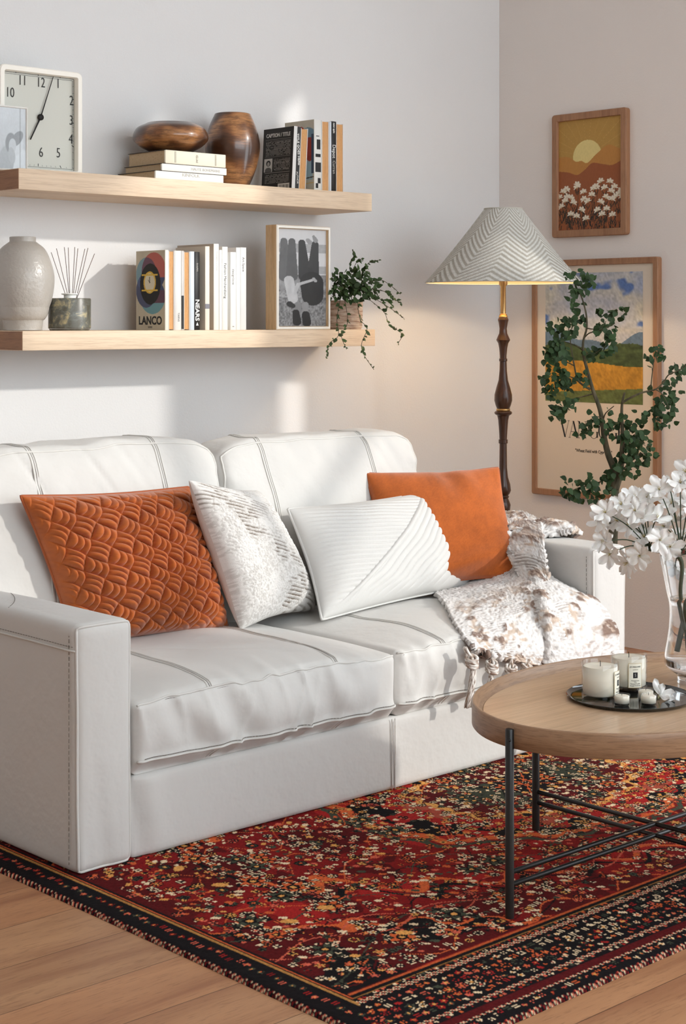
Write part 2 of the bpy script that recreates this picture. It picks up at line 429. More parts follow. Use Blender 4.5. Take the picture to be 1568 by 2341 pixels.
# ================================================================= SOFA
def rbox(x0, x1, y0, y1, z0, z1, r, step, fn=None):
    """rounded box grid; fn(P, N, Q) displaces it (Q in -1..1). returns verts, faces, key->index, counts"""
    n = [max(2, int(round((b-a)/step))) for a, b in ((x0, x1), (y0, y1), (z0, z1))]
    keys = {}; K = []
    def idx(i, j, k):
        q = (i, j, k)
        if q not in keys: keys[q] = len(K); K.append(q)
        return keys[q]
    F = []
    for j in range(n[1]):
        for i in range(n[0]):
            F.append((idx(i, j, 0), idx(i, j+1, 0), idx(i+1, j+1, 0), idx(i+1, j, 0)))
            F.append((idx(i, j, n[2]), idx(i+1, j, n[2]), idx(i+1, j+1, n[2]), idx(i, j+1, n[2])))
    for k in range(n[2]):
        for i in range(n[0]):
            F.append((idx(i, 0, k), idx(i+1, 0, k), idx(i+1, 0, k+1), idx(i, 0, k+1)))
            F.append((idx(i, n[1], k), idx(i, n[1], k+1), idx(i+1, n[1], k+1), idx(i+1, n[1], k)))
        for j in range(n[1]):
            F.append((idx(0, j, k), idx(0, j, k+1), idx(0, j+1, k+1), idx(0, j+1, k)))
            F.append((idx(n[0], j, k), idx(n[0], j+1, k), idx(n[0], j+1, k+1), idx(n[0], j, k+1)))
    Q = np.array(K, float)/np.array(n)*2-1
    half = np.array([(x1-x0)/2, (y1-y0)/2, (z1-z0)/2]); cen = np.array([(x0+x1)/2, (y0+y1)/2, (z0+z1)/2])
    p = Q*half; core = np.clip(p, -(half-r), half-r); d = p-core; L = np.linalg.norm(d, axis=1, keepdims=True); N = d/np.maximum(L, 1e-9)
    P = core+N*r+cen
    if fn is not None: P = fn(P, N, Q)
    return P, F, keys, n
def sm1(x, seed): return vnoise(np.asarray(x, float), np.zeros_like(np.asarray(x, float))+.5, seed)*2-1

SOFA = mat('white cotton upholstery', (208, 206, 202), .78, vary=.03, vscale=5, bump=.45, bscale=30, bdist=.004, spec=.25, sheen=.15)
PIPE = mat('white upholstery piping', (212, 210, 205), .75, vary=.03, spec=.2)
THREAD = mat('grey seam thread', (118, 112, 104), .8)
AX0, AX1 = 2.225, 2.39; BX0, BX1 = 4.185, 4.357; SF, SB = 3.32, 4.34; AZ = .603
sofa = thing('sofa', ((AX0+BX1)/2, (SF+SB)/2, .0095), 'white upholstered two seat sofa with square arms standing on the red rug', 'sofa')
def stitches(mb, path, dash=.006, gap=.0045, r=.0008):
    pts = [Vector(p) for p in path]; acc = 0
    for a, b in zip(pts[:-1], pts[1:]):
        L = (b-a).length
        if L < 1e-6: continue
        t = 0; d = (b-a)/L
        while t < L:
            e = min(t+dash, L); mb.tube([a+d*t, a+d*e], r, 4); t += dash+gap
    return mb
def arm(x0, x1, outer):
    def fn(P, N, Q):
        # gentle vertical folds in the front panel, soft sides
        wf = np.clip(-N[:, 1], 0, 1); lo = smooth(.35, 0, P[:, 2])
        P = P.copy()
        P[:, 1] += wf*(-.009*sm1(P[:, 0]*26+P[:, 2]*3, 11)*(.25+lo)-.006*(1-Q[:, 0]**2))
        P[:, 0] += N[:, 0]*.006*(fbm(P[:, 1]*2.5, P[:, 2]*2.5, 3, 3)-.5)*2*(1-lo*.3)
        P[:, 2] += np.clip(N[:, 2], 0, 1)*(.004*(1-Q[:, 0]**2)+.004*sm1(P[:, 1]*3, 5))
        return P
    P, F, keys, n = rbox(x0, x1, SF, SB, .0095, AZ, .02, .012, fn)
    a = MB().add(P, F).build('arm', SOFA, sofa)
    pb_ = MB()
    # welt around the front panel
    loop = []
    for k in range(0, n[2]+1): loop.append(P[keys[(0, 0, k)]])
    for i in range(1, n[0]+1): loop.append(P[keys[(i, 0, n[2])]])
    for k in range(n[2]-1, -1, -1): loop.append(P[keys[(n[0], 0, k)]])
    for i in range(n[0]-1, 0, -1): loop.append(P[keys[(i, 0, 0)]])
    pb_.tube([(p[0], p[1]-.0005, p[2]) for p in loop], .0036, 6, closed=True)
    jj = [j for j in range(n[1]+1)]
    kz = int(round((.545-.0095)/(AZ-.0095)*n[2])); sx = 0 if outer < 0 else n[0]
    side = [P[keys[(sx, j, kz)]]+np.array([outer*.001, 0, 0]) for j in jj]
    pb_.tube(side, .003, 6)
    pb_.build('piping', PIPE, a)
    def sline(pts): stitches(MB(), pts).build('stitching', THREAD, a)
    sline([s+np.array([outer*.0008, 0, .010]) for s in side[1:]])
    sline([(x0-.0005 if outer < 0 else x1+.0005, SF+.028, z) for z in np.linspace(.03, AZ-.025, 40)])
    sline([(x1+.0005 if outer < 0 else x0-.0005, SF+.028, z) for z in np.linspace(.3, AZ-.025, 20)])
    if outer < 0:     # curved seam across the arm top
        sline([(x0+t*(x1-x0), 3.64+.25*t**1.6, P[keys[(int(round(t*n[0])), int(round((3.64+.25*t**1.6-SF)/(SB-SF)*n[1])), n[2])]][2]+.0008) for t in np.linspace(.10, .90, 14)])
arm(AX0, AX1, -1); arm(BX0, BX1, 1)
# front rail hanging to the floor
def fn_rail(P, N, Q):
    P = P.copy(); wf = np.clip(-N[:, 1], 0, 1)
    e = np.exp(-(P[:, 0]-AX1)/.05)
    P[:, 1] += wf*(.017*np.sin((P[:, 0]-AX1)*48+P[:, 2]*9)*e+.003*(fbm(P[:, 0]*4, P[:, 2]*4, 3, 9)-.5)*2)
    P[:, 0] += .006*e*np.sin(P[:, 2]*22)*wf
    return P
P, F, keys, n = rbox(AX1+.003, BX0-.001, SF+.004, SB-.1, .0095, .213, .012, .014, fn_rail)
rail = MB().add(P, F).build('base', SOFA, sofa)
pp = MB()
for dx_ in (-.006, .006):
    pp.tube([(3.29+dx_, SF+.0005, z) for z in np.linspace(.012, .21, 12)], .0017, 6)
pp.build('piping', PIPE, rail)
MB().box(AX1-.01, BX0+.01, 4.17, SB, .05, AZ-.005, 0, .02).build('back_frame', SOFA, sofa)

SEATX = [(AX1+.002, 3.293, (2.63, 3.07), 1), (3.297, BX0-.002, (3.49, 3.93), 5)]
SZ0, SZ1 = .213, .400
for (x0, x1, seams, sd_) in SEATX:
    def fn(P, N, Q, sd_=sd_):
        P = P.copy(); u, v, w_ = Q.T
        wt = np.clip(N[:, 2], 0, 1); wf = np.clip(-N[:, 1], 0, 1); ws = np.abs(N[:, 0])
        crown = (1-np.abs(u)**3)*(1-np.abs(v)**4)
        P[:, 2] += wt*(.036*crown+.006*(fbm(P[:, 0]*6, P[:, 1]*6, 3, sd_)-.5)*2*crown)
        # front face bulges, short gathers run from both seams
        zc = (P[:, 2]-SZ0)/(SZ1-SZ0)
        P[:, 1] -= wf*.022*np.sin(np.clip(zc, 0, 1)*PI)*(1-u**6)
        g1 = np.exp(-np.abs(zc-1)/.30); g2 = np.exp(-np.abs(zc-.16)/.35)
        ple = 1-2*np.abs(sm1(P[:, 0]*24+zc*1.0, 21+sd_))**.6; ple2 = 1-2*np.abs(sm1(P[:, 0]*21-zc*1.6, 41+sd_))**.6
        P[:, 1] -= wf*(.0125*g1*ple+.0150*g2*ple2)
        P[:, 1] -= wf*.014*sm1(P[:, 0]*13+zc*1.6, 61+sd_)*np.sin(np.clip(zc, 0, 1)*PI)
        # lower welt and tucked underside
        lower = smooth(.20, .0, zc); P[:, 1] += wf*lower*.020
        P[:, 1] -= wf*.006*np.exp(-((zc-.2)/.05)**2)
        P[:, 2] -= wt*.006*(1-2*np.abs(sm1(P[:, 0]*8+P[:, 1]*9, 91+sd_))**.5)*crown*.5
        # gathers on the top next to the front seam
        near = np.exp(-(P[:, 1]-SF)/.05)
        P[:, 2] += wt*near*.0085*sm1(P[:, 0]*30, 21+sd_)
        P[:, 2] += wt*.009*np.exp(-(P[:, 1]-SF)/.14)*sm1(P[:, 0]*13+P[:, 1]*6, 77+sd_)
        P[:, 2] -= .004*sm1(P[:, 0]*12, 31+sd_)*smooth(.3, 0, zc)*wf
        return P
    P, F, keys, n = rbox(x0, x1, SF-.006, 4.02, SZ0, SZ1, .022, .0075, fn)
    c = MB().add(P, F).build('seat_cushion', SOFA, sofa)
    pb_ = MB()
    topedge = [P[keys[(i, 0, n[2])]] for i in range(n[0]+1)]
    pb_.tube([p+np.array([0, -.0008, .001]) for p in topedge], .0030, 6)
    stitches(MB(), [p+np.array([0, -.0032, -.0052]) for p in topedge[3:-3]], .007, .004, .0009).build('stitching', THREAD, c)
    kl = max(1, int(round(.2*n[2]))); lowe = [P[keys[(i, 0, kl)]] for i in range(n[0]+1)]
    pb_.tube([p+np.array([0, -.0005, 0]) for p in lowe], .0032, 6)
    stitches(MB(), [p+np.array([0, -.0028, .0062]) for p in lowe[3:-3]], .007, .004, .0009).build('stitching', THREAD, c)
    for sx in seams:
        i = int(round((sx-x0)/(x1-x0)*n[0]))
        for dx_ in (-.0075, .0075):
            ln = [P[keys[(i, j, n[2])]]+np.array([dx_, 0, .0006]) for j in range(n[1]+1)]
            pb_.tube(ln, .0024, 6)
            ln = [P[keys[(i, 0, k)]]+np.array([dx_, .0008, 0]) for k in range(0, kl+1)]
            pb_.tube(ln, .002, 6)
        MB().tube([P[keys[(i, j, n[2])]]+np.array([0, 0, -.0002]) for j in range(n[1]+1)], .0011, 5).build('seam', THREAD, c)
    pb_.build('piping', PIPE, c)

BKX = [(2.362, 3.243, (2.568, 3.003), 2, .952), (3.246, 4.118, (3.425, 3.870), 8, .938)]
for (x0, x1, seams, sd_, ztop) in BKX:
    def fn(P, N, Q, sd_=sd_, x0=x0, x1=x1):
        P = P.copy(); u, v, w_ = Q.T
        wt = np.clip(N[:, 2], 0, 1); wf = np.clip(-N[:, 1], 0, 1)
        P[:, 2] += wt*(.022*(1-u**4)+.006*sm1(P[:, 0]*7, sd_)+.007*sm1(P[:, 0]*11+P[:, 1]*14, sd_+3))
        P[:, 1] -= wf*.040*(1-np.abs(u)**3)*(1-np.abs(w_)**2.5)
        P[:, 1] -= wf*.009*(fbm(P[:, 0]*7, P[:, 2]*7, 3, sd_)-.5)*2
        P[:, 1] += wf*.008*np.clip(1-np.abs(sm1(P[:, 0]*9+P[:, 2]*5, sd_+50))*5, 0, 1)*smooth(.2, .9, w_)
        # side creases near the meeting edge, front seam dips
        s = np.exp(-(1-np.abs(u))/.10)
        P[:, 1] -= wf*s*.010*sm1(P[:, 2]*26+P[:, 0]*8, sd_+9)
        cr = smooth(.80, 1.0, np.abs(u))*smooth(.6, 1.0, w_); P[:, 2] -= cr*.016; P[:, 0] -= np.sign(u)*cr*.004
        P[:, 1] += (P[:, 2]-.42)*.23
        return P
    P, F, keys, n = rbox(x0, x1, 3.935, 4.115, .385, ztop, .034, .0095, fn)
    c = MB().add(P, F).build('back_cushion', SOFA, sofa)
    pb_ = MB()
    def off(p, a): return p+np.array(a)
    loop = [P[keys[(0, 0, k)]] for k in range(n[2]+1)]+[P[keys[(i, 0, n[2])]] for i in range(1, n[0]+1)]+[P[keys[(n[0], 0, k)]] for k in range(n[2]-1, -1, -1)]
    pb_.tube([off(p, (0, -.001, .001)) for p in loop], .0030, 6)
    loop = [P[keys[(0, n[1], k)]] for k in range(n[2]//2, n[2]+1)]+[P[keys[(i, n[1], n[2])]] for i in range(1, n[0]+1)]+[P[keys[(n[0], n[1], k)]] for k in range(n[2]-1, n[2]//2, -1)]
    pb_.tube([off(p, (0, .001, .001)) for p in loop], .0030, 6)
    for sx in seams:
        i = int(round((sx-x0)/(x1-x0)*n[0]))
        cl = [P[keys[(i, 0, k)]] for k in range(2, n[2]+1)]+[P[keys[(i, j, n[2])]] for j in range(1, n[1]+1)]
        for dx_ in (-.0075, .0075):
            pb_.tube([off(p, (dx_, -.0003, .0003)) for p in cl], .0024, 6)
        MB().tube([off(p, (0, .0002, -.0002)) for p in cl], .0011, 5).build('seam', THREAD, c)
    pb_.build('piping', PIPE, c)

# ================================================================= CUSHIONS
def pillow(name, corners, thick, nu, nv, detail, mats, label, bow=(0, 0, 0), pinch=.045, power=.42, lean=0.0, tint=True, backc=None, seamr=.004, group=None, backthick=None):
    BL, BR, TL, TR = [np.array(c, float) for c in corners]
    u = np.linspace(0, 1, nu); v = np.linspace(0, 1, nv); U, V = np.meshgrid(u, v)          # rows v
    W = (np.linalg.norm(BR-BL)+np.linalg.norm(TR-TL))/2; H = (np.linalg.norm(TL-BL)+np.linalg.norm(TR-BR))/2
    def base(U, V):
        pu = pinch*2*(4*V*(1-V))**1.3; pv = pinch*2*(4*U*(1-U))**1.3
        a = .5+(U-.5)*(1-pu*np.abs(2*U-1)); b = .5+(V-.5)*(1-pv*np.abs(2*V-1))
        a = a[..., None]; b = b[..., None]
        return BL*(1-a)*(1-b)+BR*a*(1-b)+TL*(1-a)*b+TR*a*b
    B = base(U, V)
    nrm = np.cross(((BR-BL)+(TR-TL))/2, ((TL-BL)+(TR-BR))/2); nrm /= np.linalg.norm(nrm)
    Tk = np.clip(16*U*(1-U)*V*(1-V), 0, 1)**power
    sag = 1+.18*(1-V)                                       # heavier towards the bottom
    front = B+nrm*(thick*Tk*sag)[..., None]+np.array(bow)*(Tk**2)[..., None]
    h, col, wr = detail(U*W, V*H, U, V, W, H)
    front = front+nrm*(h*np.clip(Tk*1.6, 0, 1)+wr*np.clip(Tk*1.6, 0, 1))[..., None]
    bt = backthick or thick*.8
    bk = B-nrm*(bt*Tk)[..., None]
    mb = MB(); mb.add(front.reshape(-1, 3), grid_faces(nu, nv))
    o = len(mb.v); mb.add(bk.reshape(-1, 3), [tuple(reversed(f)) for f in grid_faces(nu, nv)], 1 if len(mats) > 1 else 0)
    if tint:
        bc = np.array(backc) if backc is not None else col.reshape(-1, 3).mean(0)
        mb.c = np.concatenate([col.reshape(-1, 3), np.tile(bc, (nu*nv, 1))])
    cen = (BL+BR)/2; cen[2] = min(BL[2], BR[2])
    ob = mb.build(name, mats, origin=tuple(cen))
    tag(ob, label, 'cushion', group)
    if seamr:
        rim = [B[0, i] for i in range(nu)]+[B[j, -1] for j in range(1, nv)]+[B[-1, i] for i in range(nu-2, -1, -1)]+[B[j, 0] for j in range(nv-2, 0, -1)]
        pm = MB().tube([r_ for r_ in rim[::3]], seamr, 6, closed=True); s_ = pm.build('piping', mats[-1], ob)
    return ob

def d_weave(X, Y, U, V, W, H):
    a = math.radians(58); s = .054
    wob = .10*s*np.sin(X*19)+.10*s*np.cos(Y*23)
    p = (X*math.cos(a)+Y*math.sin(a)+wob)/s; q = (-X*math.sin(a)+Y*math.cos(a)-wob)/s
    ip, iq = np.floor(p), np.floor(q); fp, fq = p-ip, q-iq
    even = ((ip+iq) % 2) == 0
    along = np.where(even, fp, fq); across = np.where(even, fq, fp)
    across = across+.13*(np.sin(along*PI)-.6)*np.where(even, 1, -1)*(1-np.abs(2*across-1)**4)
    cord = np.abs(np.sin(across*3*PI))**.5
    arc = np.clip(np.sin(np.clip(along*1.06-.03, 0, 1)*PI), 0, 1)**.62
    h = .0250*arc*(.30+.70*cord)
    rim = np.clip(np.minimum(np.minimum(U, 1-U)*W, np.minimum(V, 1-V)*H)/.018, 0, 1)
    h = h*rim
    idn = ip*7.3+iq*3.1; tone = .92+.16*np.abs(np.sin(idn*12.9898)*43758.5 % 1)
    n = fbm(X*5, Y*5, 3, 4)
    nap = fbm(X*160+(across*3), Y*160, 2, 8)
    c = S2L((172, 88, 34))*(tone*(.86+.28*n)*(.86+.28*nap))[..., None]
    return h, c, .010*(n-.5)
def d_boucle(X, Y, U, V, W, H):
    n = fbm(X*14, Y*10, 3, 14)
    rng = np.random.RandomState(5)
    fine = rng.rand(*X.shape)
    diag = (X*.8+Y*1.0)
    zone = fbm(X*7+2, Y*7, 2, 33)
    st = np.sin((Y+X*.25+.006*n)*2*PI/.0135)
    st_on = smooth(.47, .55, zone)*smooth(.25, .55, vnoise(X*38, Y*75, 12))
    loops = vnoise(X*260, Y*260, 3)*.6+vnoise(X*120, Y*120, 6)*.4
    h = .0075*loops*(1-.45*st_on)+.0060*st_on*st*.5+.0020*fine
    base = S2L((222, 219, 215)); dk = S2L((142, 132, 122))
    k = st_on*smooth(-.1, .8, -st)*.9+.30*smooth(.58, .40, loops)*(n > .45)
    c = base*(1-k[..., None])+dk*k[..., None]
    fold = .012*np.sin(U*9+V*5)*np.exp(-V*3)+.010*(fbm(X*7, Y*7, 2, 2)-.5)
    return h, c, fold
def d_rib(X, Y, U, V, W, H):
    # seam from bottom left towards the top right
    sx = U-(0.02+.95*V)
    left = sx < 0
    wv = .0016*np.sin(X*26+Y*9)+.0012*np.sin(Y*41+X*17); edge = np.clip(np.minimum(np.minimum(U, 1-U)*W, np.minimum(V, 1-V)*H)/.05, 0, 1)
    a1 = math.radians(-7); p1 = (-X*math.sin(a1)+Y*math.cos(a1)+wv*.5)/.0155
    a2 = math.radians(30.5); p2 = (-X*math.sin(a2)+Y*math.cos(a2)+wv*(.6+1.3*smooth(.5, .1, V)))/.0205
    h1 = .0068*np.abs(np.sin(p1*PI))**.45; h2 = .0066*np.abs(np.sin(p2*PI))**.45
    h = np.where(left, h1, h2)*edge
    d = np.abs(sx)*W*.5; h = np.where(d < .009, .0115*edge*np.sqrt(np.clip(1-(d/.009)**2, 0, 1)), h)
    c = np.ones(X.shape+(3,))*S2L((207, 206, 203))
    fold = .014*smooth(.5, .1, V)*sm1(X*13-Y*9, 4)+.008*sm1(X*9+Y*16, 9)*smooth(.2, .6, U)
    fold = fold-.012*np.exp(-((U-.42)/.07)**2)*smooth(.7, 1, V)
    return h, c, fold
def d_plain(X, Y, U, V, W, H):
    n = fbm(X*8, Y*8, 4, 7); n2 = fbm(X*60, Y*40, 2, 9); wv = fbm(X*420, Y*420, 1, 2)
    c = S2L((184, 94, 36))*(.60+.62*n+.22*(n2-.5)+.22*(wv-.5))[..., None]
    fold = .020*sm1(X*18+Y*3, 3)*smooth(.6, 1, V)+.022*sm1(X*6-Y*16, 6)*smooth(.4, .05, V)+.010*sm1(Y*11+X*9, 13)*smooth(.6, .95, U)
    return 0*X, c, fold
VEL = attr_mat('velvet cord', .75, .25, 900, .0012, .25, .3)
BOU = attr_mat('boucle yarn', .95, .5, 700, .002, .1, .2)
RIB = attr_mat('ribbed cotton', .85, .15, 900, .001, .2, .1)
PLN = attr_mat('rust chenille', .85, .4, 900, .0015, .15, .4)
PIPEO = mat('rust cushion piping', (164, 82, 36), .8, sheen=.2)
PIPEW = mat('white cushion piping', (208, 207, 204), .8)
CUSH = [
 ('cushion', [(2.60, 3.885, .425), (3.105, 3.83, .42), (2.47, 3.955, .848), (3.035, 3.93, .836)], .098, 330, 270, d_weave, [VEL, PIPEO], 'rust orange cushion woven in thick basket weave cords, leaning beside the left sofa arm', dict(seamr=.004, pinch=.02)),
 ('cushion', [(3.088, 3.752, .428), (3.47, 3.86, .425), (2.935, 3.80, .872), (3.345, 3.985, .800)], .088, 260, 280, d_boucle, [BOU, BOU], 'fluffy white cushion with grey tufted stripes, leaning between the woven orange and ribbed cushions', dict(seamr=0, pinch=.035)),
 ('cushion', [(3.366, 3.705, .430), (4.135, 3.745, .450), (3.40, 3.90, .745), (3.985, 3.87, .757)], .080, 360, 230, d_rib, [RIB, PIPEW], 'wide off-white cushion with raised ribs meeting at a diagonal seam', dict(seamr=.0045, pinch=.025)),
 ('cushion', [(3.76, 3.83, .45), (4.165, 3.60, .490), (3.832, 4.005, .824), (4.262, 3.79, .831)], .070, 110, 110, d_plain, [PLN, PIPEO], 'plain rust orange cushion standing behind the ribbed white cushion', dict(seamr=.002, pinch=.03)),
]
for (nm, cs, th, nu, nv, de, ms, lb, kw) in CUSH:
    pillow(nm, cs, th, nu, nv, de, ms, lb, group='cushions on the sofa', **kw)
# ================================================================= THROW BLANKET
KNIT = attr_mat('chunky knit yarn', .95, .5, 600, .002, .1, .2)
def knit_sheet(mb, ctrl, nu, nv, seed, cols, amp=1.0):
    C = np.array(ctrl, float)                      # rows (t) x columns (s)
    rows = [np.array(crom([tuple(p) for p in r], 12)) for r in C]
    n1 = len(rows[0]); G = []
    for k in range(n1): G.append(np.array(crom([tuple(r[k]) for r in rows], 12)))
    G = np.array(G)                                # s x t
    a = np.linspace(0, G.shape[0]-1, nu); b = np.linspace(0, G.shape[1]-1, nv)
    ai = np.clip(a.astype(int), 0, G.shape[0]-2); bi = np.clip(b.astype(int), 0, G.shape[1]-2); fa = (a-ai)[:, None, None]; fb = (b-bi)[None, :, None]
    P = (G[ai][:, bi]*(1-fa)*(1-fb)+G[ai+1][:, bi]*fa*(1-fb)+G[ai][:, bi+1]*(1-fa)*fb+G[ai+1][:, bi+1]*fa*fb)
    du = np.gradient(P, axis=0); dv = np.gradient(P, axis=1); N = np.cross(du, dv); N /= np.maximum(np.linalg.norm(N, axis=2, keepdims=True), 1e-9)
    flip = np.sign((N*np.array([-.6, -.75, .55])).sum(2, keepdims=True)); N *= flip
    L = np.cumsum(np.r_[0, np.linalg.norm(np.diff(P[:, nv//2], axis=0), axis=1)]); Tt = np.cumsum(np.r_[0, np.linalg.norm(np.diff(P[nu//2], axis=0), axis=1)])
    X, Y = np.meshgrid(L, Tt, indexing='ij')
    rng = np.random.RandomState(seed)
    loops = vnoise(X*170, Y*170, seed)*.6+vnoise(X*80, Y*80, seed+1)*.5
    z = fbm(X*15+seed, Y*13, 3, seed+2)
    rib_on = smooth(.52, .60, fbm(X*7+3, Y*9, 2, seed+5))*smooth(.3, .6, vnoise(X*30, Y*45, seed+6)); ribs = np.sin(Y*2*PI/.011+np.sin(X*50)*.4)
    lump = fbm(X*28, Y*28, 2, seed+8)
    dark = smooth(.52, .60, z)*smooth(*cols, Y/Y.max())
    h = amp*(.0065*loops+.0035*ribs*rib_on*(1-dark)+.012*dark*(lump-.4)+.0015*rng.rand(*X.shape)+.010*(fbm(X*11, Y*7, 2, seed+4)-.5))
    P = P+N*h[..., None]
    base = S2L((228, 225, 222)); bei = S2L((196, 172, 150)); br = S2L((134, 112, 100))
    c = np.ones(X.shape+(3,))*base
    k = (dark*smooth(.35, .65, vnoise(X*75, Y*75, seed+9)))[..., None]; c = c*(1-k*.8)+bei*k*.8
    k = (dark*smooth(.52, .62, lump)*smooth(.3, .5, loops))[..., None]; c = c*(1-k)+br*k
    k = (rib_on*(1-dark)*smooth(.3, .9, -ribs)*.62)[..., None]; c = c*(1-k)+br*k
    k = (smooth(.40, .28, loops)*.35)[..., None]; c = c*(1-k)+br*k
    o = len(mb.v); mb.add(P.reshape(-1, 3), grid_faces(nv, nu)); mb.cc.append(c.reshape(-1, 3))
tb = MB(); tb.cc = []
seatrows = [
 [(3.95, 3.82, .440), (4.02, 3.80, .450), (4.08, 3.78, .475), (4.13, 3.77, .51), (4.15, 3.76, .55), (4.165, 3.75, .58)],
 [(3.80, 3.62, .452), (3.93, 3.62, .462), (4.03, 3.60, .480), (4.10, 3.60, .50), (4.14, 3.60, .52), (4.165, 3.58, .53)],
 [(3.66, 3.45, .440), (3.84, 3.45, .455), (3.95, 3.45, .465), (4.04, 3.45, .49), (4.12, 3.45, .50), (4.170, 3.44, .485)],
 [(3.585, 3.34, .412), (3.75, 3.33, .425), (3.88, 3.33, .430), (3.98, 3.32, .455), (4.09, 3.32, .455), (4.19, 3.30, .435)],
 [(3.560, 3.268, .385), (3.70, 3.256, .365), (3.82, 3.252, .36), (3.94, 3.255, .37), (4.07, 3.25, .36), (4.225, 3.262, .355)],
 [(3.555, 3.262, .368), (3.69, 3.252, .335), (3.81, 3.248, .300), (3.93, 3.25, .275), (4.07, 3.25, .26), (4.240, 3.262, .275)]]
knit_sheet(tb, seatrows, 200, 190, 3, (.25, .6))
armrows = []
for (x, z, dy0, dy1) in [(4.398, .47, 0, .03), (4.395, .60, 0, .0), (4.345, .632, 0, -.02), (4.26, .625, 0, .03), (4.175, .612, .02, .12), (4.160, .54, .04, .16), (4.135, .49, .05, .2)]:
    armrows.append([(x, 4.22, z+.015), (x, 4.06, z+.026), (x, 3.92, z+.012), (x+.008, 3.80+dy0, z+.028), (x-.006, 3.68+dy0*.5, z+.006), (x+.004, 3.60+dy1*.5, z+.020), (x-.010, 3.535+dy1, z-.002)])
knit_sheet(tb, armrows, 170, 130, 23, (-.5, .1), 1.9)
band = [[at(1148, 1206, 5.61), at(1190, 1192, 5.60), at(1238, 1196, 5.52)], [at(1160, 1262, 5.46), at(1205, 1258, 5.40), at(1246, 1268, 5.35)], [at(1192, 1330, 5.36), at(1224, 1326, 5.31), at(1256, 1345, 5.30)],
        [at(1216, 1390, 5.15), at(1244, 1384, 5.10), at(1270, 1395, 5.13)], [at(1228, 1450, 5.07), at(1254, 1448, 5.02), at(1290, 1452, 5.06)], [at(1229, 1512, 5.03), at(1256, 1518, 4.99), at(1322, 1506, 5.03)]]
knit_sheet(tb, [[tuple(p) for p in r] for r in band], 80, 170, 57, (-.2, .3), 1.5)
tb.c = np.concatenate(tb.cc)
throw = tb.build('throw_blanket', KNIT, origin=(3.95, 3.45, .42))
md = throw.modifiers.new('thickness', 'SOLIDIFY'); md.thickness = .014; md.offset = -1
tag(throw, 'white and taupe chunky knit throw with tassels, draped over the right sofa arm', 'blanket')
def tassel(path, seed, r=.018):
    rng = random.Random(seed); mb = MB(); cc = []
    P = [Vector(p) for p in crom([tuple(q) for q in path], 7)]; n = len(P)
    kn = int(n*.30)
    for k in range(13):
        a = rng.uniform(0, 6.28); rr = rng.uniform(.2, 1)*r; tw = rng.uniform(-2, 2); pts = []; ra = []
        for i, p in enumerate(P):
            t = i/(n-1); sp_ = .32 if i < kn-2 else (.95 if i < kn+3 else (.40+.55*(t-.3)))
            th = a+tw*t*3; pts.append(p+Vector((math.cos(th), math.sin(th)*.7, 0))*rr*sp_); ra.append(.0040*(1 if i < n-1 else .4))
        n0 = len(mb.v); mb.tube(pts, ra, 5); dk = rng.random()
        for i in range(len(mb.v)-n0): cc.append((236, 231, 224) if (rng.random() < .55 + (.2 if dk > .5 else -.15)) else (150, 128, 112))
    for k in range(4):      # wrapped knot
        c = P[kn]+Vector((0, 0, .010-.007*k)); n0 = len(mb.v); tl = rng.uniform(-.5, .5)
        mb.tube([c+Vector((math.cos(t)*r*.86, math.sin(t)*r*.8, math.sin(t+tl)*.006)) for t in np.linspace(0, 2*PI, 14)[:-1]], .0052, 6, closed=True)
        for i in range(len(mb.v)-n0): cc.append((238, 233, 226) if rng.random() < .6 else (156, 132, 116))
    mb.c = S2L(np.array(cc)); mb.build('tassel', KNIT, throw)
for _pts, _r in (([(1063, 1480), (1080, 1518), (1078, 1560), (1070, 1618)], .019), ([(1124, 1490), (1124, 1530), (1120, 1560), (1116, 1600)], .019), ([(1168, 1503), (1168, 1538), (1166, 1570), (1170, 1610)], .018),
                ([(1208, 1505), (1204, 1535), (1200, 1570), (1206, 1610)], .018), ([(1262, 1515), (1262, 1580), (1256, 1650), (1244, 1725)], .016), ([(1330, 1500), (1330, 1540), (1334, 1580), (1330, 1640)], .016)):
    tassel([ony(x, y, 3.250-.012*(k > 0)) for k, (x, y) in enumerate(_pts)], int(_r*1e4)+_pts[0][0], _r)

# ================================================================= SHELVES
OAK = wood('pale oak', (232, 208, 180), (216, 190, 160), .55, 'X', 1, 26, .1, dark=(184, 152, 122), st=.025)
OAKEND = wood('pale oak shaded end grain', (160, 118, 88), (138, 98, 72), .6, 'Y', 1, 20, .15)  # darker oak, the shade of the shelf end is put into its colour
def shelf(x0, x1, z0, z1, label):
    mb = MB().box(x0, x1, 4.547, YB, z0, z1, 0, .0015)
    o = mb.build('floating_shelf', [OAK]); tag(o, label, 'shelf')
    MB().box(x0-.0012, x0+.001, 4.549, YB-.002, z0+.002, z1-.002, 0, 0).build('shaded_end', OAKEND, o)  # thin sheet on the left end carrying its painted shade
SH1, SH2 = 1.817, 1.300
shelf(2.833, 4.389, 1.750, SH1, 'upper pale oak floating shelf carrying the square clock')
shelf(2.847, 4.406, 1.237, SH2, 'lower pale oak floating shelf carrying the trailing ivy')

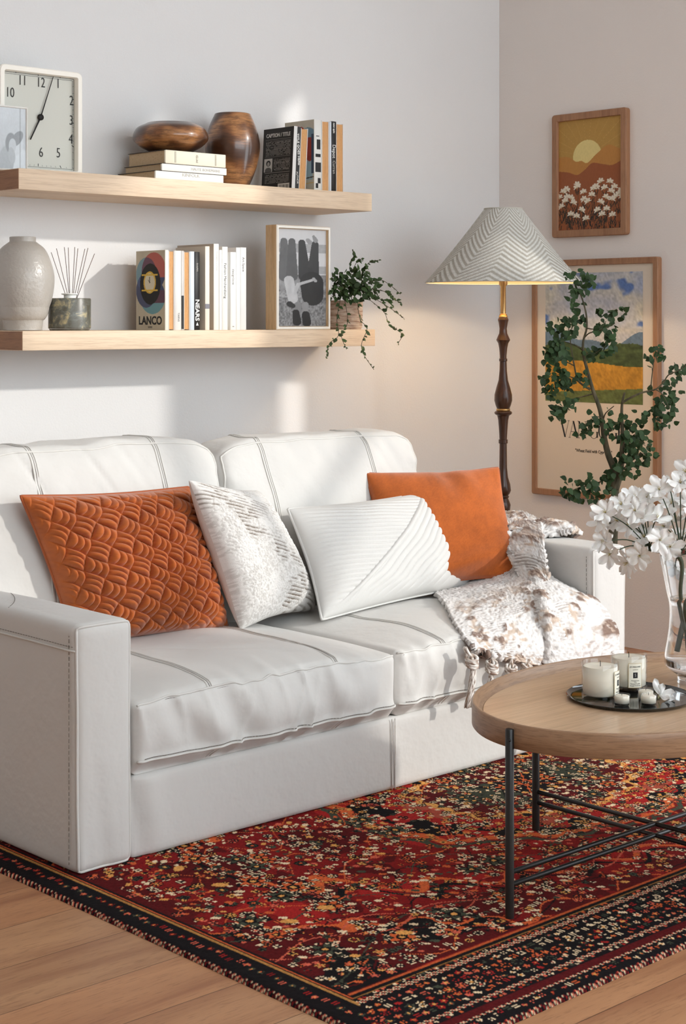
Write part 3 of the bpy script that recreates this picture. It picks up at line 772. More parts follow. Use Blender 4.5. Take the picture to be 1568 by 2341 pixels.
def paint(name, parent, O, ex, ey, w_, h_, nu, nv, fn, mt, rel=0.0):
    """a flat printed surface: fn(u, v) gives its colours"""
    U, V = np.meshgrid((np.arange(nu)+.0)/(nu-1), (np.arange(nv)+.0)/(nv-1))
    P = np.array(O)+U[..., None]*np.array(ex)*w_+V[..., None]*np.array(ey)*h_
    mb = MB(); mb.add(P.reshape(-1, 3), grid_faces(nu, nv)); mb.c = fn(U, V).reshape(-1, 3)
    return mb.build(name, mt, parent)
PRINT = attr_mat('printed paper', .6, 0, spec=.3)
PHOTO = attr_mat('glossy photo print', .3, 0, spec=.5)
NX, NZ = (0, -1, 0), (0, 0, 1)
BLACK = mat('black ink', (22, 20, 20), .6); WHITE = mat('white paint', (240, 238, 232), .45)
IVORY = mat('cream lacquered frame', (250, 245, 234), .4)
DARKG = mat('grey ink', (110, 104, 98), .7); LIGHTG = mat('pale ink', (200, 196, 188), .7)

# ---- square clock
ck = thing('clock', (3.018, 4.73, SH1), 'square cream wall clock with black numerals standing on the upper shelf', 'clock')
CX0, CX1, CZ0, CZ1 = 2.858, 3.178, SH1, 2.170
def ring(mb, x0, x1, z0, z1, wd, y0, y1, ro=.018, ri=.006, axis='y', sgn=1):
    """a rounded frame; axis y: spans x,z ; axis x: spans y,z. y0 is the front"""
    def loop(a0, a1, b0, b1, r, n=5):
        out = []
        for cx_, cz_, t0 in ((a1-r, b1-r, 0), (a0+r, b1-r, 90), (a0+r, b0+r, 180), (a1-r, b0+r, 270)):
            for k in range(n+1):
                t = math.radians(t0+90*k/n); out.append((cx_+r*math.cos(t), cz_+r*math.sin(t)))
        return out
    e = .003*(1 if y1 > y0 else -1)
    Ls = [(loop(x0, x1, z0, z1, ro), y1), (loop(x0, x1, z0, z1, ro), y0+e), (loop(x0+.003, x1-.003, z0+.003, z1-.003, ro-.002), y0),
          (loop(x0+wd-.002, x1-wd+.002, z0+wd-.002, z1-wd+.002, ri+.001), y0), (loop(x0+wd, x1-wd, z0+wd, z1-wd, ri), y0+e), (loop(x0+wd, x1-wd, z0+wd, z1-wd, ri), y1)]
    n = len(Ls[0][0]); vs = []
    for L, y in Ls: vs += [((a, y, b) if axis == 'y' else (y, a, b)) for a, b in L]
    fs = []
    for j in range(len(Ls)-1):
        for i in range(n):
            a = j*n+i; b = j*n+(i+1) % n; fs.append((a, b, b+n, a+n))
    m = len(Ls)-1
    for i in range(n): fs.append((m*n+i, m*n+(i+1) % n, (i+1) % n, i))
    mb.add(vs, fs, 0, True); return mb
ring(MB(), CX0, CX1, CZ0, CZ1, .019, 4.700, 4.756, .020).build('frame', IVORY, ck, autosmooth=40)
dial = MB().box(CX0+.015, CX1-.015, 4.724, 4.75, CZ0+.015, CZ1-.015).build('dial', mat('grey green clock dial', (206, 206, 196), .5), ck)
tk = MB(); dz0, dz1, dx0, dx1 = CZ0+.0205, CZ1-.0205, CX0+.0195, CX1-.0195; yd = 4.7232
for off_ in (0, .0055):
    for (a, b, c, d) in ((dx0+off_, dx1-off_, dz0+off_, dz0+off_+.0009), (dx0+off_, dx1-off_, dz1-off_-.0009, dz1-off_), (dx0+off_, dx0+off_+.0009, dz0+off_, dz1-off_), (dx1-off_-.0009, dx1-off_, dz0+off_, dz1-off_)):
        tk.box(a, b, yd, yd+.001, c, d)
ccx, ccz = 3.018, 2.001
for k in range(60):
    t = 2*PI*k/60; sx, sz = math.sin(t), math.cos(t); hw, hh = (dx1-dx0)/2-.001, (dz1-dz0)/2-.001
    s = min(hw/max(abs(sx), 1e-6), hh/max(abs(sz), 1e-6)); p = Vector((ccx+sx*s, yd+.0005, ccz+sz*s)); L = .009 if k % 5 == 0 else .0055
    tk.tube([p, p-Vector((sx, 0, sz))*L], .0011 if k % 5 == 0 else .0004, 4)
tk.build('minute_track', BLACK, dial)
nums = {'12': (93.5, 189.6), '11': (51.4, 184.7), '1': (133, 192), '2': (163.5, 231), '3': (163, 276), '4': (162, 319), '5': (133.7, 350.5), '6': (94, 349), '10': (23, 212)}
for t, (px, py) in nums.items():
    p = ony(px, py, 4.7225); text(t, .047, BLACK, ck, frame_M(p, (1, 0, 0), (0, 0, 1)), 'numeral', sx=.74, bold=-.0004)
for t, (x, z) in {'9': (2.900, 1.998), '8': (2.900, 1.926), '7': (2.952, 1.87)}.items():
    text(t, .047, BLACK, ck, frame_M((x, 4.7225, z), (1, 0, 0), (0, 0, 1)), 'numeral', sx=.74, bold=-.0004)
hub = ony(93, 268, 4.718); tip = ony(122, 175, 4.718); ht = hub+(ony(75.6, 305.7, 4.718)-hub)*1.35
MB().tube([hub, tip], [.0022, .0013], 6).build('minute_hand', BLACK, ck)
MB().tube([hub, ht], [.0030, .0022], 6).build('hour_hand', BLACK, ck)
MB().tube([hub+Vector((0, .003, 0)), hub+Vector((0, -.003, 0))], .0105, 20).build('hub', BLACK, ck)

# ---- small portrait photo frame in front of the clock
pf = thing('photo_frame', (2.862, 4.66, SH1), 'small white photo frame with a pale portrait, in front of the clock', 'picture frame')
ring(MB(), 2.790, 2.926, SH1, 2.026, .006, 4.640, 4.656, .003, .001).build('frame', WHITE, pf, autosmooth=40)
def pale_photo(U, V):
    g_ = .66+.10*V+.05*(fbm(U*5, V*6, 3, 2)-.5)
    def el(cx_, cy_, a, b, ang=0):
        c, s = math.cos(ang), math.sin(ang); x = (U-cx_)*c+(V-cy_)*s; y = -(U-cx_)*s+(V-cy_)*c
        return smooth(1.08, .92, np.hypot(x/a, y/b))
    for (e, val) in ((el(.72, .10, .40, .28), .80), (el(.42, .12, .22, .25), .60), (el(.72, .40, .22, .17, .5), .77), (el(.74, .50, .20, .10, .5), .46), (el(.55, .42, .16, .17, -.3), .45), (el(.60, .38, .11, .12, -.3), .70), (el(.58, .22, .10, .14, .4), .62)):
        g_ = g_*(1-e)+val*e
    g_ = g_*(1-.35*smooth(.02, 0, np.abs(U-.83)))
    g_ += .04*(fbm(U*30, V*30, 2, 5)-.5)
    return np.stack([g_*.93, g_*.97, g_], -1)**1.6
paint('photo', pf, (2.796, 4.645, SH1+.006), (1, 0, 0), NZ, .124, .197, 90, 140, pale_photo, PHOTO)

# ---- books
PAPER = wood('page block', (206, 180, 146), (184, 156, 120), .8, 'X', 1, 160, .2)
PAPERV = wood('page block upright', (216, 164, 110), (196, 142, 90), .8, 'Z', 1, 120, .2)
def book(x0, x1, y0, y1, z0, h, cover, label, fore=False, spine=None, lean=0.0, group='books', board=.002, pagemat=None):
    t = thing('book', ((x0+x1)/2, (y0+y1)/2, z0), label, 'book', group)
    def sh(mb):
        mb.v = [(x+lean*(z-z0), y, z) for x, y, z in mb.v]; return mb
    mc = mat('cover '+str(cover), cover, .5); ms = mat('cover '+str(spine or cover), spine or cover, .5)
    c = MB(); c.box(x0, x0+board, y0, y1, z0, z0+h, 0, .0004, seg=1); c.box(x1-board, x1, y0, y1, z0, z0+h, 0, .0004, seg=1)
    if fore: c.box(x0, x1, y1-board, y1, z0, z0+h, 1)
    else: c.box(x0+.0003, x1-.0003, y0-.0006, y0+board, z0, z0+h, 1, .0006, seg=1)
    sh(c).build('cover', [mc, ms], t)
    sh(MB().box(x0+board, x1-board, y0+(.003 if fore else board), y1-(board if fore else .003), z0+.003, z0+h-.003)).build('pages', pagemat or PAPERV, t)
    return t
def spine_text(t, s, x, zc, size, mt=BLACK, y=4.6, sx=1.0, lean=0, up=False, bold=0, dy=.0008):
    xd = (lean, 0, -1) if not up else (-lean, 0, 1); yd = (1, 0, lean) if not up else (-1, 0, 0)
    return text(s, size, mt, t, frame_M((x, y-dy, zc), xd, yd), 'lettering', sx=sx, bold=bold)
# upper shelf, upright group
UP = 'upright books on the upper shelf'; b0 = SH1
LN = .055
bA = book(4.028, 4.062, 4.60, 4.772, b0, .235, (52, 48, 45), 'dark grey book with a caption and small portrait on its cover, upper shelf', spine=(232, 230, 226), lean=LN, group=UP)
def cap_cover(U, V):
    C = np.ones(U.shape+(3,))*S2L((50, 46, 43)); ink = S2L((150, 144, 136))
    ln = ((V*1.0) % .021) < .009
    wd = vnoise(U*34, np.floor(V/.021)*7.3, 4) > .30
    for (v0, v1, u0, u1) in ((.56, .80, .10, .92), (.32, .51, .38, .92), (.12, .27, .10, .90)):
        m_ = (V > v0) & (V < v1) & (U > u0) & (U < u1) & ln & wd; C[m_] = ink
    for v in (.825, .545, .29): C[(np.abs(V-v) < .0028) & (U > .08) & (U < .92)] = ink
    m_ = (U > .06) & (U < .33) & (V > .31) & (V < .52); C[m_] = S2L((206, 200, 192))
    C[m_ & (np.hypot((U-.2)/.075, (V-.445)/.048) < 1)] = S2L((40, 38, 36)); C[m_ & (np.hypot((U-.2)/.042, (V-.435)/.033) < 1)] = S2L((168, 160, 152)); C[m_ & (np.hypot((U-.2)/.11, (V-.33)/.05) < 1)] = S2L((96, 92, 88))
    m_ = (U > .55) & (U < .93) & (V > .02) & (V < .105); C[m_] = S2L((216, 210, 200)); C[m_ & (V < .085) & (np.sin(U*330) > .1) & (U > .6) & (U < .9)] = S2L((40, 38, 36))
    return C
def coverplane(t, x, y0, y1, z0, h, lean, nu, nv, fn, nm='cover_print'):
    return paint(nm, t, (x-.0006, y1-.001, z0+.001), (0, -1, 0), (lean, 0, 1), y1-y0-.002, h-.002, nu, nv, fn, PRINT)
coverplane(bA, 4.028, 4.60, 4.772, b0, .235, LN, 150, 230, cap_cover)
text('CAPTION / TITLE', .0195, LIGHTG, bA, frame_M((4.028+LN*.208-.0012, 4.686, b0+.208), NX, (LN, 0, 1)), 'lettering', sx=.92, bold=.0006)
MB().box(4.0445, 4.0605, 4.5985, 4.5995, b0+.001, b0+.234).build('spine_panel', mat('black cover', (34, 32, 31), .5), bA).matrix_world
_sp = bA.children[-1]; _sp.data.transform(Matrix(((1, 0, LN, -LN*0), (0, 1, 0, 0), (0, 0, 1, 0), (0, 0, 0, 1))))
spine_text(bA, 'TITLE GOES HERE', 4.0525+LN*.14, b0+.150, .0150, WHITE, 4.5985, lean=LN, bold=.0003); spine_text(bA, 'AUTHOR', 4.0525+LN*.04, b0+.045, .011, WHITE, 4.5985, lean=LN)
book(4.064, 4.098, 4.60, 4.765, b0, .230, (236, 234, 230), 'short book with tan page edges, leaning beside the dark grey caption book', fore=True, lean=LN, group=UP)
bB = book(4.140, 4.178, 4.60, 4.766, b0, .268, (196, 186, 166), 'tall beige book with a red and blue painted cover, upper shelf', spine=(228, 226, 220), group=UP)
def art_cover(U, V):
    C = np.ones(U.shape+(3,))*S2L((192, 184, 166))*(.92+.16*fbm(U*8, V*12, 3, 2))[..., None]
    rd, bl, dk = S2L((164, 66, 54)), S2L((112, 138, 150)), S2L((64, 78, 96))
    C[np.hypot((U-.38)/.34, (V-.83)/.11) < 1] = rd; C[(np.hypot((U-.80)/.30, (V-.74)/.16) < 1)] = bl
    m_ = (U > .45) & (U < .98) & (V > .42) & (V < .76); C[m_] = rd*.95; C[m_ & (V < .50)] = rd*.75
    C[(U > .40) & (U < .96) & (V > .16) & (V < .44+.02*np.sin(U*20))] = S2L((158, 182, 190)); C[(np.abs(V-.14-.06*U) < .008)] = S2L((70, 62, 50)); C[(np.abs(V-.08-.04*U) < .006)] = S2L((206, 176, 110))
    C[(U > .92) & (V > .25) & (V < .8)] = dk
    return C
coverplane(bB, 4.140, 4.60, 4.766, b0, .268, 0, 90, 160, art_cover)
for (z0_, z1_, xa, xb) in ((.072, .108, 4.146, 4.174), (.128, .140, 4.147, 4.172), (.157, .194, 4.153, 4.171), (.012, .030, 4.148, 4.160), (.030, .050, 4.158, 4.172), (.205, .208, 4.150, 4.165)):
    MB().box(xa, xb, 4.5988, 4.5996, b0+z0_, b0+z1_).build('spine_print', BLACK, bB)
book(4.180, 4.216, 4.60, 4.77, b0, .266, (238, 236, 232), 'tall white bound book with tan page edges, between two printed spines on the upper shelf', fore=True, group=UP)
bC = book(4.218, 4.228, 4.60, 4.77, b0, .266, (214, 220, 226), 'thin pale book squeezed beside the black spine, upper shelf', group=UP)
bD = book(4.229, 4.252, 4.60, 4.77, b0, .268, (24, 22, 22), 'black book with white lettering on its spine, upper shelf', group=UP)
spine_text(bD, 'Depot', 4.2405, b0+.155, .022, WHITE, sx=.9); spine_text(bD, 'Curren', 4.2405, b0+.095, .017, LIGHTG); spine_text(bD, 'new spin', 4.2405, b0+.243, .011, WHITE, bold=.0004)
book(4.253, 4.290, 4.60, 4.765, b0, .262, (236, 232, 228), 'tan edged book at the right end of the upper shelf', fore=True, group=UP)
# upper shelf, lying stack
ST = 'stacked books on the upper shelf'
def lying(x0, x1, z0, z1, col, label, y0=4.58, y1=4.80, board=.002):
    t = thing('book', ((x0+x1)/2, (y0+y1)/2, z0), label, 'book', ST)
    c = MB().box(x0, x1, y0, y1, z0, z0+board, 1).box(x0, x1, y0, y1, z1-board, z1, 1).box(x0-.0004, x1+.0004, y0-.001, y0+.008, z0+.0003, z1-.0003, 0, .003)
    c.build('cover', [mat('cloth spine '+str(col), col, .6), mat('dark board', (52, 44, 40), .6)], t)
    MB().box(x0+.004, x1-.004, y0+.004, y1-.004, z0+board, z1-board).build('pages', PAPER, t); return t
s1 = lying(3.393, 3.691, SH1, 1.847, (232, 230, 222), 'white spined book at the bottom of the lying stack')
s2 = lying(3.420, 3.705, 1.847, 1.873, (234, 231, 222), 'thin cream book in the middle of the lying stack')
s3 = lying(3.435, 3.701, 1.873, 1.921, (232, 224, 202), 'thick cream book on top of the lying stack, under the wooden bowl')
SILV = mat('silver foil', (176, 172, 166), .4)
text('KINFOLK', .017, SILV, s1, frame_M((3.545, 4.5785, 1.8375), (1, 0, 0), NZ), sx=1.1)
text('HAUTE BOHEMIANS', .013, SILV, s2, frame_M((3.61, 4.5785, 1.860), (1, 0, 0), NZ), sx=1.1)
text('IGUHI', .013, DARKG, s3, frame_M((3.571, 4.5785, 1.897), (0, 0, -1), (1, 0, 0)), sx=.8)
for x in (3.475, 3.479, 3.652, 3.656): MB().box(x, x+.0008, 4.5782, 4.579, 1.878, 1.917).build('spine_rule', DARKG, s3)
# lower shelf, upright group
LW = 'upright books on the lower shelf'; b1 = SH2
bL = book(3.4485, 3.4640, 4.60, 4.768, b1, .277, (190, 182, 160), 'beige book with overlapping coloured ovals and a watch on its cover', group=LW, spine=(232, 228, 218))
def lanco(U, V):
    C = np.ones(U.shape+(3,))*S2L((192, 182, 160))*(.90+.2*fbm(U*6, V*10, 3, 6))[..., None]
    def el(a, b, ra, rb): return np.hypot((U-a)/ra, (V-b)/rb) < 1
    blue, red, navy, teal, blk = S2L((124, 152, 160)), S2L((182, 98, 88)), S2L((78, 82, 108)), S2L((106, 150, 158)), S2L((30, 28, 24))
    e1, e2, e3, e4, e5 = el(.36, .70, .36, .22), el(.62, .74, .42, .24), el(.58, .42, .44, .22), el(.36, .50, .36, .22), el(.50, .58, .36, .26)
    C[e3] = teal; C[e1] = blue; C[e2] = red; C[e1 & e2] = S2L((108, 76, 92)); C[e4 & ~e1] = navy; C[e4 & e1] = S2L((84, 96, 130)); C[e4 & e2] = S2L((92, 66, 80))
    C[(U > .62) & (V > .50) & (V < .66) & (e2 | e3)] = S2L((66, 78, 112)); C[(U > .62) & (V > .34) & (V < .50) & (e2 | e3)] = S2L((96, 64, 78)); C[e5] = blk
    g_ = S2L((214, 176, 70)); cr = S2L((214, 206, 180))
    C[el(.48, .60, .215, .140)] = g_; C[el(.48, .60, .175, .118)] = cr; C[(np.abs(U-.48) < .28) & (np.abs(np.abs(V-.60)-.098) < .010)] = g_
    C[el(.48, .60, .018, .010)] = blk; C[(np.abs((U-.48)*.6+(V-.60)) < .006) & (U > .42) & (U < .49)] = blk; C[(np.abs(U-.48+.10*(V-.6)) < .010) & (V > .60) & (V < .67)] = blk
    return C
coverplane(bL, 3.4485, 4.60, 4.768, b1, .277, 0, 90, 200, lanco)
text('LANCO', .040, BLACK, bL, frame_M((3.4475, 4.684, b1+.032), NX, NZ), sx=.98, bold=.0012); text('SUISSE', .009, DARKG, bL, frame_M((3.4475, 4.684, b1+.010), NX, NZ))
book(3.4650, 3.4885, 4.60, 4.76, b1, .275, (236, 232, 226), 'short book with orange tan page edges beside the watch cover book, lower shelf', fore=True, group=LW)
bw = book(3.4895, 3.5185, 4.60, 4.77, b1, .276, (226, 224, 220), 'pale book with small vertical lettering, lower shelf', group=LW)
spine_text(bw, 'YARNS', 3.507, b1+.045, .010, BLACK)
b_ = book(3.5190, 3.5300, 4.60, 4.77, b1, .276, (206, 202, 198), 'thin grey book with a dark patch low on its spine, lower shelf', group=LW)
MB().box(3.5195, 3.5295, 4.5988, 4.5996, b1+.004, b1+.12).build('spine_print', BLACK, b_)
book(3.5310, 3.5560, 4.60, 4.765, b1, .274, (234, 230, 224), 'book with orange tan page edges in the middle of the lower shelf row', fore=True, group=LW)
book(3.5570, 3.5760, 4.60, 4.77, b1, .275, (212, 222, 232), 'bluish white blank spined book beside the black one, lower shelf', group=LW)
bn = book(3.5765, 3.6000, 4.60, 4.77, b1, .274, (22, 20, 20), 'black book with large white letters low on its spine, lower shelf', group=LW)
spine_text(bn, 'NEARS', 3.5885, b1+.070, .024, WHITE, bold=.0006, sx=1.05); spine_text(bn, 'SHAPES', 3.5885, b1+.010+.21, .009, LIGHTG)
MB().poly([(3.583, 4.5985, b1+.016), (3.594, 4.5985, b1+.016), (3.5885, 4.5985, b1+.028)]).build('spine_print', WHITE, bn)
bt = book(3.6240, 3.6440, 4.60, 4.77, b1, .295, (214, 204, 188), 'thin cream book with a grey label low on its spine, lower shelf', group=LW, spine=(238, 230, 214))
MB().box(3.6245, 3.6435, 4.5985, 4.5996, b1+.075, b1+.092).build('spine_label', mat('grey label', (128, 126, 134), .6), bt)
bq = book(3.6620, 3.6860, 4.60, 4.811, b1, .305, (186, 172, 156), 'tallest taupe book with a white spine on the lower shelf', group=LW, spine=(238, 234, 226))
spine_text(bq, 'MODERN LIVING', 3.676, b1+.245, .009, LIGHTG)
book(3.6870, 3.7000, 4.60, 4.77, b1, .284, (240, 238, 234), 'narrow white book beside the tallest taupe book, lower shelf', group=LW)
bf = book(3.7005, 3.7260, 4.60, 4.77, b1, .296, (238, 236, 230), 'white book with black vertical lettering along its spine, lower shelf', group=LW)
spine_text(bf, 'Fashion Merchandising', 3.714, b1+.175, .0145, BLACK, sx=.95)
b_ = book(3.7380, 3.7640, 4.60, 4.77, b1, .278, (238, 237, 233), 'short white book with small grey lettering near its top, lower shelf', group=LW); spine_text(b_, 'designlove', 3.751, b1+.190, .0135, DARKG); spine_text(b_, 'E', 3.751, b1+.012, .010, DARKG)
book(3.7645, 3.7840, 4.60, 4.77, b1, .295, (242, 240, 236), 'plain white book second from the right end, lower shelf', group=LW)
b_ = book(3.7845, 3.8120, 4.60, 4.77, b1, .296, (240, 239, 236), 'white book at the right end of the lower shelf row', group=LW, lean=.0); spine_text(b_, 'Art Space', 3.798, b1+.235, .013, DARKG)

# ---- turned walnut pieces
def walnut():
    m = bpy.data.materials.new('polished walnut'); g = NT(m); v = g.coord('Object', scale=(1, 1, 1), rot=(.35, .5, .2))
    wv = g.n('ShaderNodeTexWave', {'Vector': v, 'Scale': 2.6, 'Distortion': 9.0, 'Detail': 3.0, 'Detail Scale': 1.6}, wave_type='BANDS', bands_direction='Z')
    f = g.ramp(g.noise(g.coord('Object', scale=(1, 1, 7), rot=(.25, .2, 0)), 16, 6, .75, .4), [(.40, (1, 1, 1)), (.56, (0, 0, 0))])
    c = g.ramp(wv.outputs[0], [(.05, s2l((74, 46, 30))), (.35, s2l((104, 66, 40))), (.65, s2l((136, 88, 52))), (.95, s2l((178, 124, 76)))])
    c2 = g.mix(g.math('MULTIPLY', f.outputs[0], .62), c.outputs[0], (*s2l((62, 36, 22)), 1))
    g.set(g.b, 'Base Color', c2); g.pb(Roughness=.28); g.set(g.b, 'Coat Weight', .6); g.set(g.b, 'Coat Roughness', .1); g.bump(f, .06, .001)
    return m
WAL = walnut()
def lat(name, prof, c, mt, label, cat, seg=64, n=6):
    P = crom([(r, 0, z) for r, z in prof], n)
    o = MB().lathe([(max(0, p[0]), p[2]) for p in P], c, seg, cap=False).build(name, mt, origin=c); return tag(o, label, cat)
lat('wooden_bowl', [(0, 0), (.052, .001), (.098, .018), (.127, .042), (.133, .060), (.120, .088), (.088, .105), (.082, .107), (.078, .103), (.108, .082), (.12, .06), (.09, .03), (0, .012)], (3.541, 4.69, 1.921), WAL, 'wide polished walnut bowl resting on the stacked books', 'bowl')
lat('wooden_vase', [(0, 0), (.050, .001), (.063, .012), (.086, .070), (.0985, .130), (.0985, .170), (.086, .220), (.068, .262), (.064, .268), (.060, .264), (.076, .215), (.084, .15), (0, .05)], (3.822, 4.69, SH1), WAL, 'tall glossy walnut vase beside the stacked books', 'vase')
CER = mat('glazed grey ceramic', (176, 170, 162), .32, vary=.10, vscale=14, bump=.55, bscale=90, bdist=.003, spec=.6)
lat('ceramic_vase', [(0, 0), (.060, .001), (.063, .006), (.066, .030), (.072, .045), (.094, .100), (.103, .160), (.098, .205), (.076, .262), (.048, .288), (.043, .292), (.043, .305), (.040, .307), (.036, .303), (.036, .28), (.08, .22), (.08, .05), (0, .02)], (2.937, 4.69, SH2), CER, 'rounded grey ceramic vase at the left end of the lower shelf', 'vase')
# ---- reed diffuser
df = thing('reed_diffuser', (3.099, 4.66, SH2), 'mottled grey green reed diffuser jar with thin sticks', 'diffuser')
m = bpy.data.materials.new('mottled stoneware'); g = NT(m); v = g.coord('Object')
n_ = g.noise(v, 28, 5, .65, .5); r_ = g.ramp(n_.outputs[0], [(.40, s2l((84, 80, 66))), (.55, s2l((104, 106, 98))), (.68, s2l((182, 168, 128)))]); g.set(g.b, 'Base Color', r_); g.pb(Roughness=.35); g.set(g.b, 'Specular IOR Level', .6); g.bump(n_, .2, .001)
c = (3.099, 4.66, SH2)
MB().lathe([(0, .001), (.064, .0), (.068, .005)], c, 48, cap=False).lathe([(.068, .006), (.0705, .008), (.0705, .104), (.069, .107), (.025, .108), (.0, .108)], c, 48, cap=False).build('jar', m, df, autosmooth=40)
MB().lathe([(.019, .107), (.019, .118), (.027, .120), (.027, .123), (.015, .124), (.0, .122)], c, 32, cap=False).build('collar', WHITE, df, autosmooth=40)
RD = mat('dark reed', (92, 68, 50), .7)
for (tx, ty, bx, by) in [(117, 577, 153, 670), (129, 568, 157, 670), (147, 565, 159, 670), (156, 566, 160, 670), (171, 565, 165, 670), (178, 568, 167, 670), (194, 569, 169, 670), (201, 567, 174, 670), (216, 580, 175, 670)]:
    yy = 4.66+random.uniform(-.02, .02); MB().tube([ony(tx, ty, yy), ony(bx, by, 4.66)+Vector((0, 0, -.02))], .0011, 6).build('reed', RD, df)
# ---- deep photo frame on the lower shelf
df2 = thing('photo_frame', (4.053, 4.59, SH2), 'deep pale wooden frame holding a black and white photo of two people lying down', 'picture frame')
FR = wood('pale wood box frame', (222, 190, 148), (206, 170, 124), .45, 'Z', 1, 30, .05)
ring(MB(), 3.921, 4.188, SH2, 1.682, .013, 4.560, 4.620, .002, .001).build('frame', FR, df2, autosmooth=40)
ring(MB(), 3.922, 4.187, SH2+.001, 1.681, .011, 4.5585, 4.562, .002, .001).build('front_trim', IVORY, df2, autosmooth=40)
def lying_pair(U, V):
    v = 1-V; u = U
    g_ = .62+.0*u+.06*(fbm(u*9, v*12, 3, 3)-.5)
    g_ = np.where(((v > .15) & (v < .24)) | ((v > .38) & (v < .46)), .33+.08*fbm(u*20, v*60, 2, 1), g_)
    g_ = np.where(v > .47, .28+.25*(fbm(u*14, v*30, 3, 8)-.5), g_); g_ = np.where(v > .62, .22+.10*smooth(.62, .68, v)*(v < .7)+.45*(fbm(u*40, v*60, 3, 2)-.5)*.8, g_)
    def seg(x0, y0, x1, y1, r0, r1, val):
        nonlocal g_
        dx, dy = x1-x0, (y1-y0)*2.1; t = np.clip(((u-x0)*dx+(v-y0)*2.1*dy)/(dx*dx+dy*dy), 0, 1)
        d = np.hypot(u-x0-t*dx, (v-y0)*2.1-t*dy); m_ = d < (r0+(r1-r0)*t); g_ = np.where(m_, val*(.88+.3*fbm(u*12, v*14, 3, 7)), g_)
    seg(.14, .13, .16, .48, .07, .13, .12); seg(.30, .13, .30, .48, .07, .12, .10); seg(.50, .14, .56, .48, .07, .13, .035); seg(.77, .15, .72, .48, .07, .13, .04); seg(.60, .44, .66, .48, .12, .12, .035)
    seg(.62, .11, .66, .13, .04, .05, .30); seg(.74, .07, .78, .11, .03, .05, .26)
    seg(.24, .53, .32, .72, .10, .10, .50); seg(.70, .55, .72, .68, .24, .22, .022); seg(.42, .57, .72, .52, .032, .026, .44); seg(.42, .57, .36, .66, .036, .034, .46)
    seg(.74, .51, .78, .53, .034, .03, .38); seg(.42, .78, .43, .84, .07, .06, .22); seg(.57, .78, .57, .86, .07, .06, .26); seg(.38, .86, .40, .95, .07, .09, .02); seg(.58, .88, .60, .96, .08, .09, .02); seg(.25, .77, .32, .79, .06, .05, .03)
    return np.stack([g_, g_, g_*1.01], -1)
paint('photo', df2, (3.933, 4.572, SH2+.012), (1, 0, 0), NZ, .243, .358, 130, 190, lying_pair, PHOTO)

# ---- ivy
LEAF = attr_mat('leaf surface', .6, .1, 200, .001, .28)
def leaf(mb, cols, p, d, up, L, W_, col, cup=.18, tipdrop=.15):
    d = Vector(d).normalized(); s = d.cross(Vector(up)); s = s.normalized() if s.length > 1e-5 else d.orthogonal().normalized(); n = s.cross(d)
    p = Vector(p); prof = [(0, .0), (.12, .34), (.32, .5), (.6, .40), (.85, .16), (1, 0)]
    vs = []
    for (t, w_) in prof:
        z = -tipdrop*t*t*L; c = p+d*(t*L)+n*z
        if w_ == 0: vs.append(c)
        else: vs += [c+s*(w_*W_)+n*(cup*w_*W_), c, c-s*(w_*W_)+n*(cup*w_*W_)]
    f = [(0, 1, 2), (0, 2, 3)]
    for k in range(3):
        a = 1+3*k; f += [(a, a+3, a+4, a+1), (a+1, a+4, a+5, a+2)]
    f += [(10, 13, 11), (11, 13, 12)]
    mb.add(vs, f, 0, True); cols.extend([col]*len(vs))
ivy = thing('ivy_plant', (4.335, 4.655, SH2), 'trailing green ivy in a ribbed clay pot at the right end of the lower shelf', 'plant')
pc = (4.335, 4.655, SH2); pr_ = [(0, 0), (.072, 0)]
for k in range(14): z = .006+k*.0075; pr_ += [(.0745+.0004*k, z), (.0775+.0002*k, z+.0018), (.0775+.0002*k, z+.0045), (.0745+.0004*k, z+.006)]
pr_ += [(.078, .110), (.074, .110), (.070, .095), (0, .095)]
m = bpy.data.materials.new('ribbed clay'); g = NT(m); n_ = g.noise(g.coord('Object', scale=(1, 1, 5)), 18, 4, .6)
g.set(g.b, 'Base Color', g.ramp(n_.outputs[0], [(.35, s2l((150, 118, 96))), (.6, s2l((206, 186, 168)))])); g.pb(Roughness=.8)
MB().lathe(pr_, pc, 56, cap=False).build('pot', m, ivy, autosmooth=50)
def Z4(x, y, d): return at(440+x/3.136, 480+y/3.136, d)
vines = [[(1130, 480), (1130, 380), (1155, 330), (1145, 285)], [(1200, 500), (1225, 430), (1270, 375), (1335, 360)], [(1240, 540), (1340, 500), (1430, 550), (1490, 605)], [(1260, 560), (1390, 590), (1450, 640), (1490, 668)],
         [(1240, 600), (1330, 650), (1440, 720), (1510, 775)], [(1240, 620), (1370, 730), (1410, 820), (1500, 890), (1475, 955)], [(1180, 640), (1200, 780), (1250, 850), (1212, 960), (1230, 1040), (1300, 1145)],
         [(1060, 640), (1035, 780), (1045, 900), (980, 960), (960, 1055)], [(1090, 640), (1112, 800), (1068, 900), (1105, 1000)], [(1040, 580), (985, 650), (950, 780)], [(1240, 520), (1300, 620), (1390, 650), (1430, 680)], [(1060, 560), (1010, 500), (1000, 460)], [(1130, 470), (1180, 370), (1220, 350)]]
sb = MB(); lb = MB(); lc = []
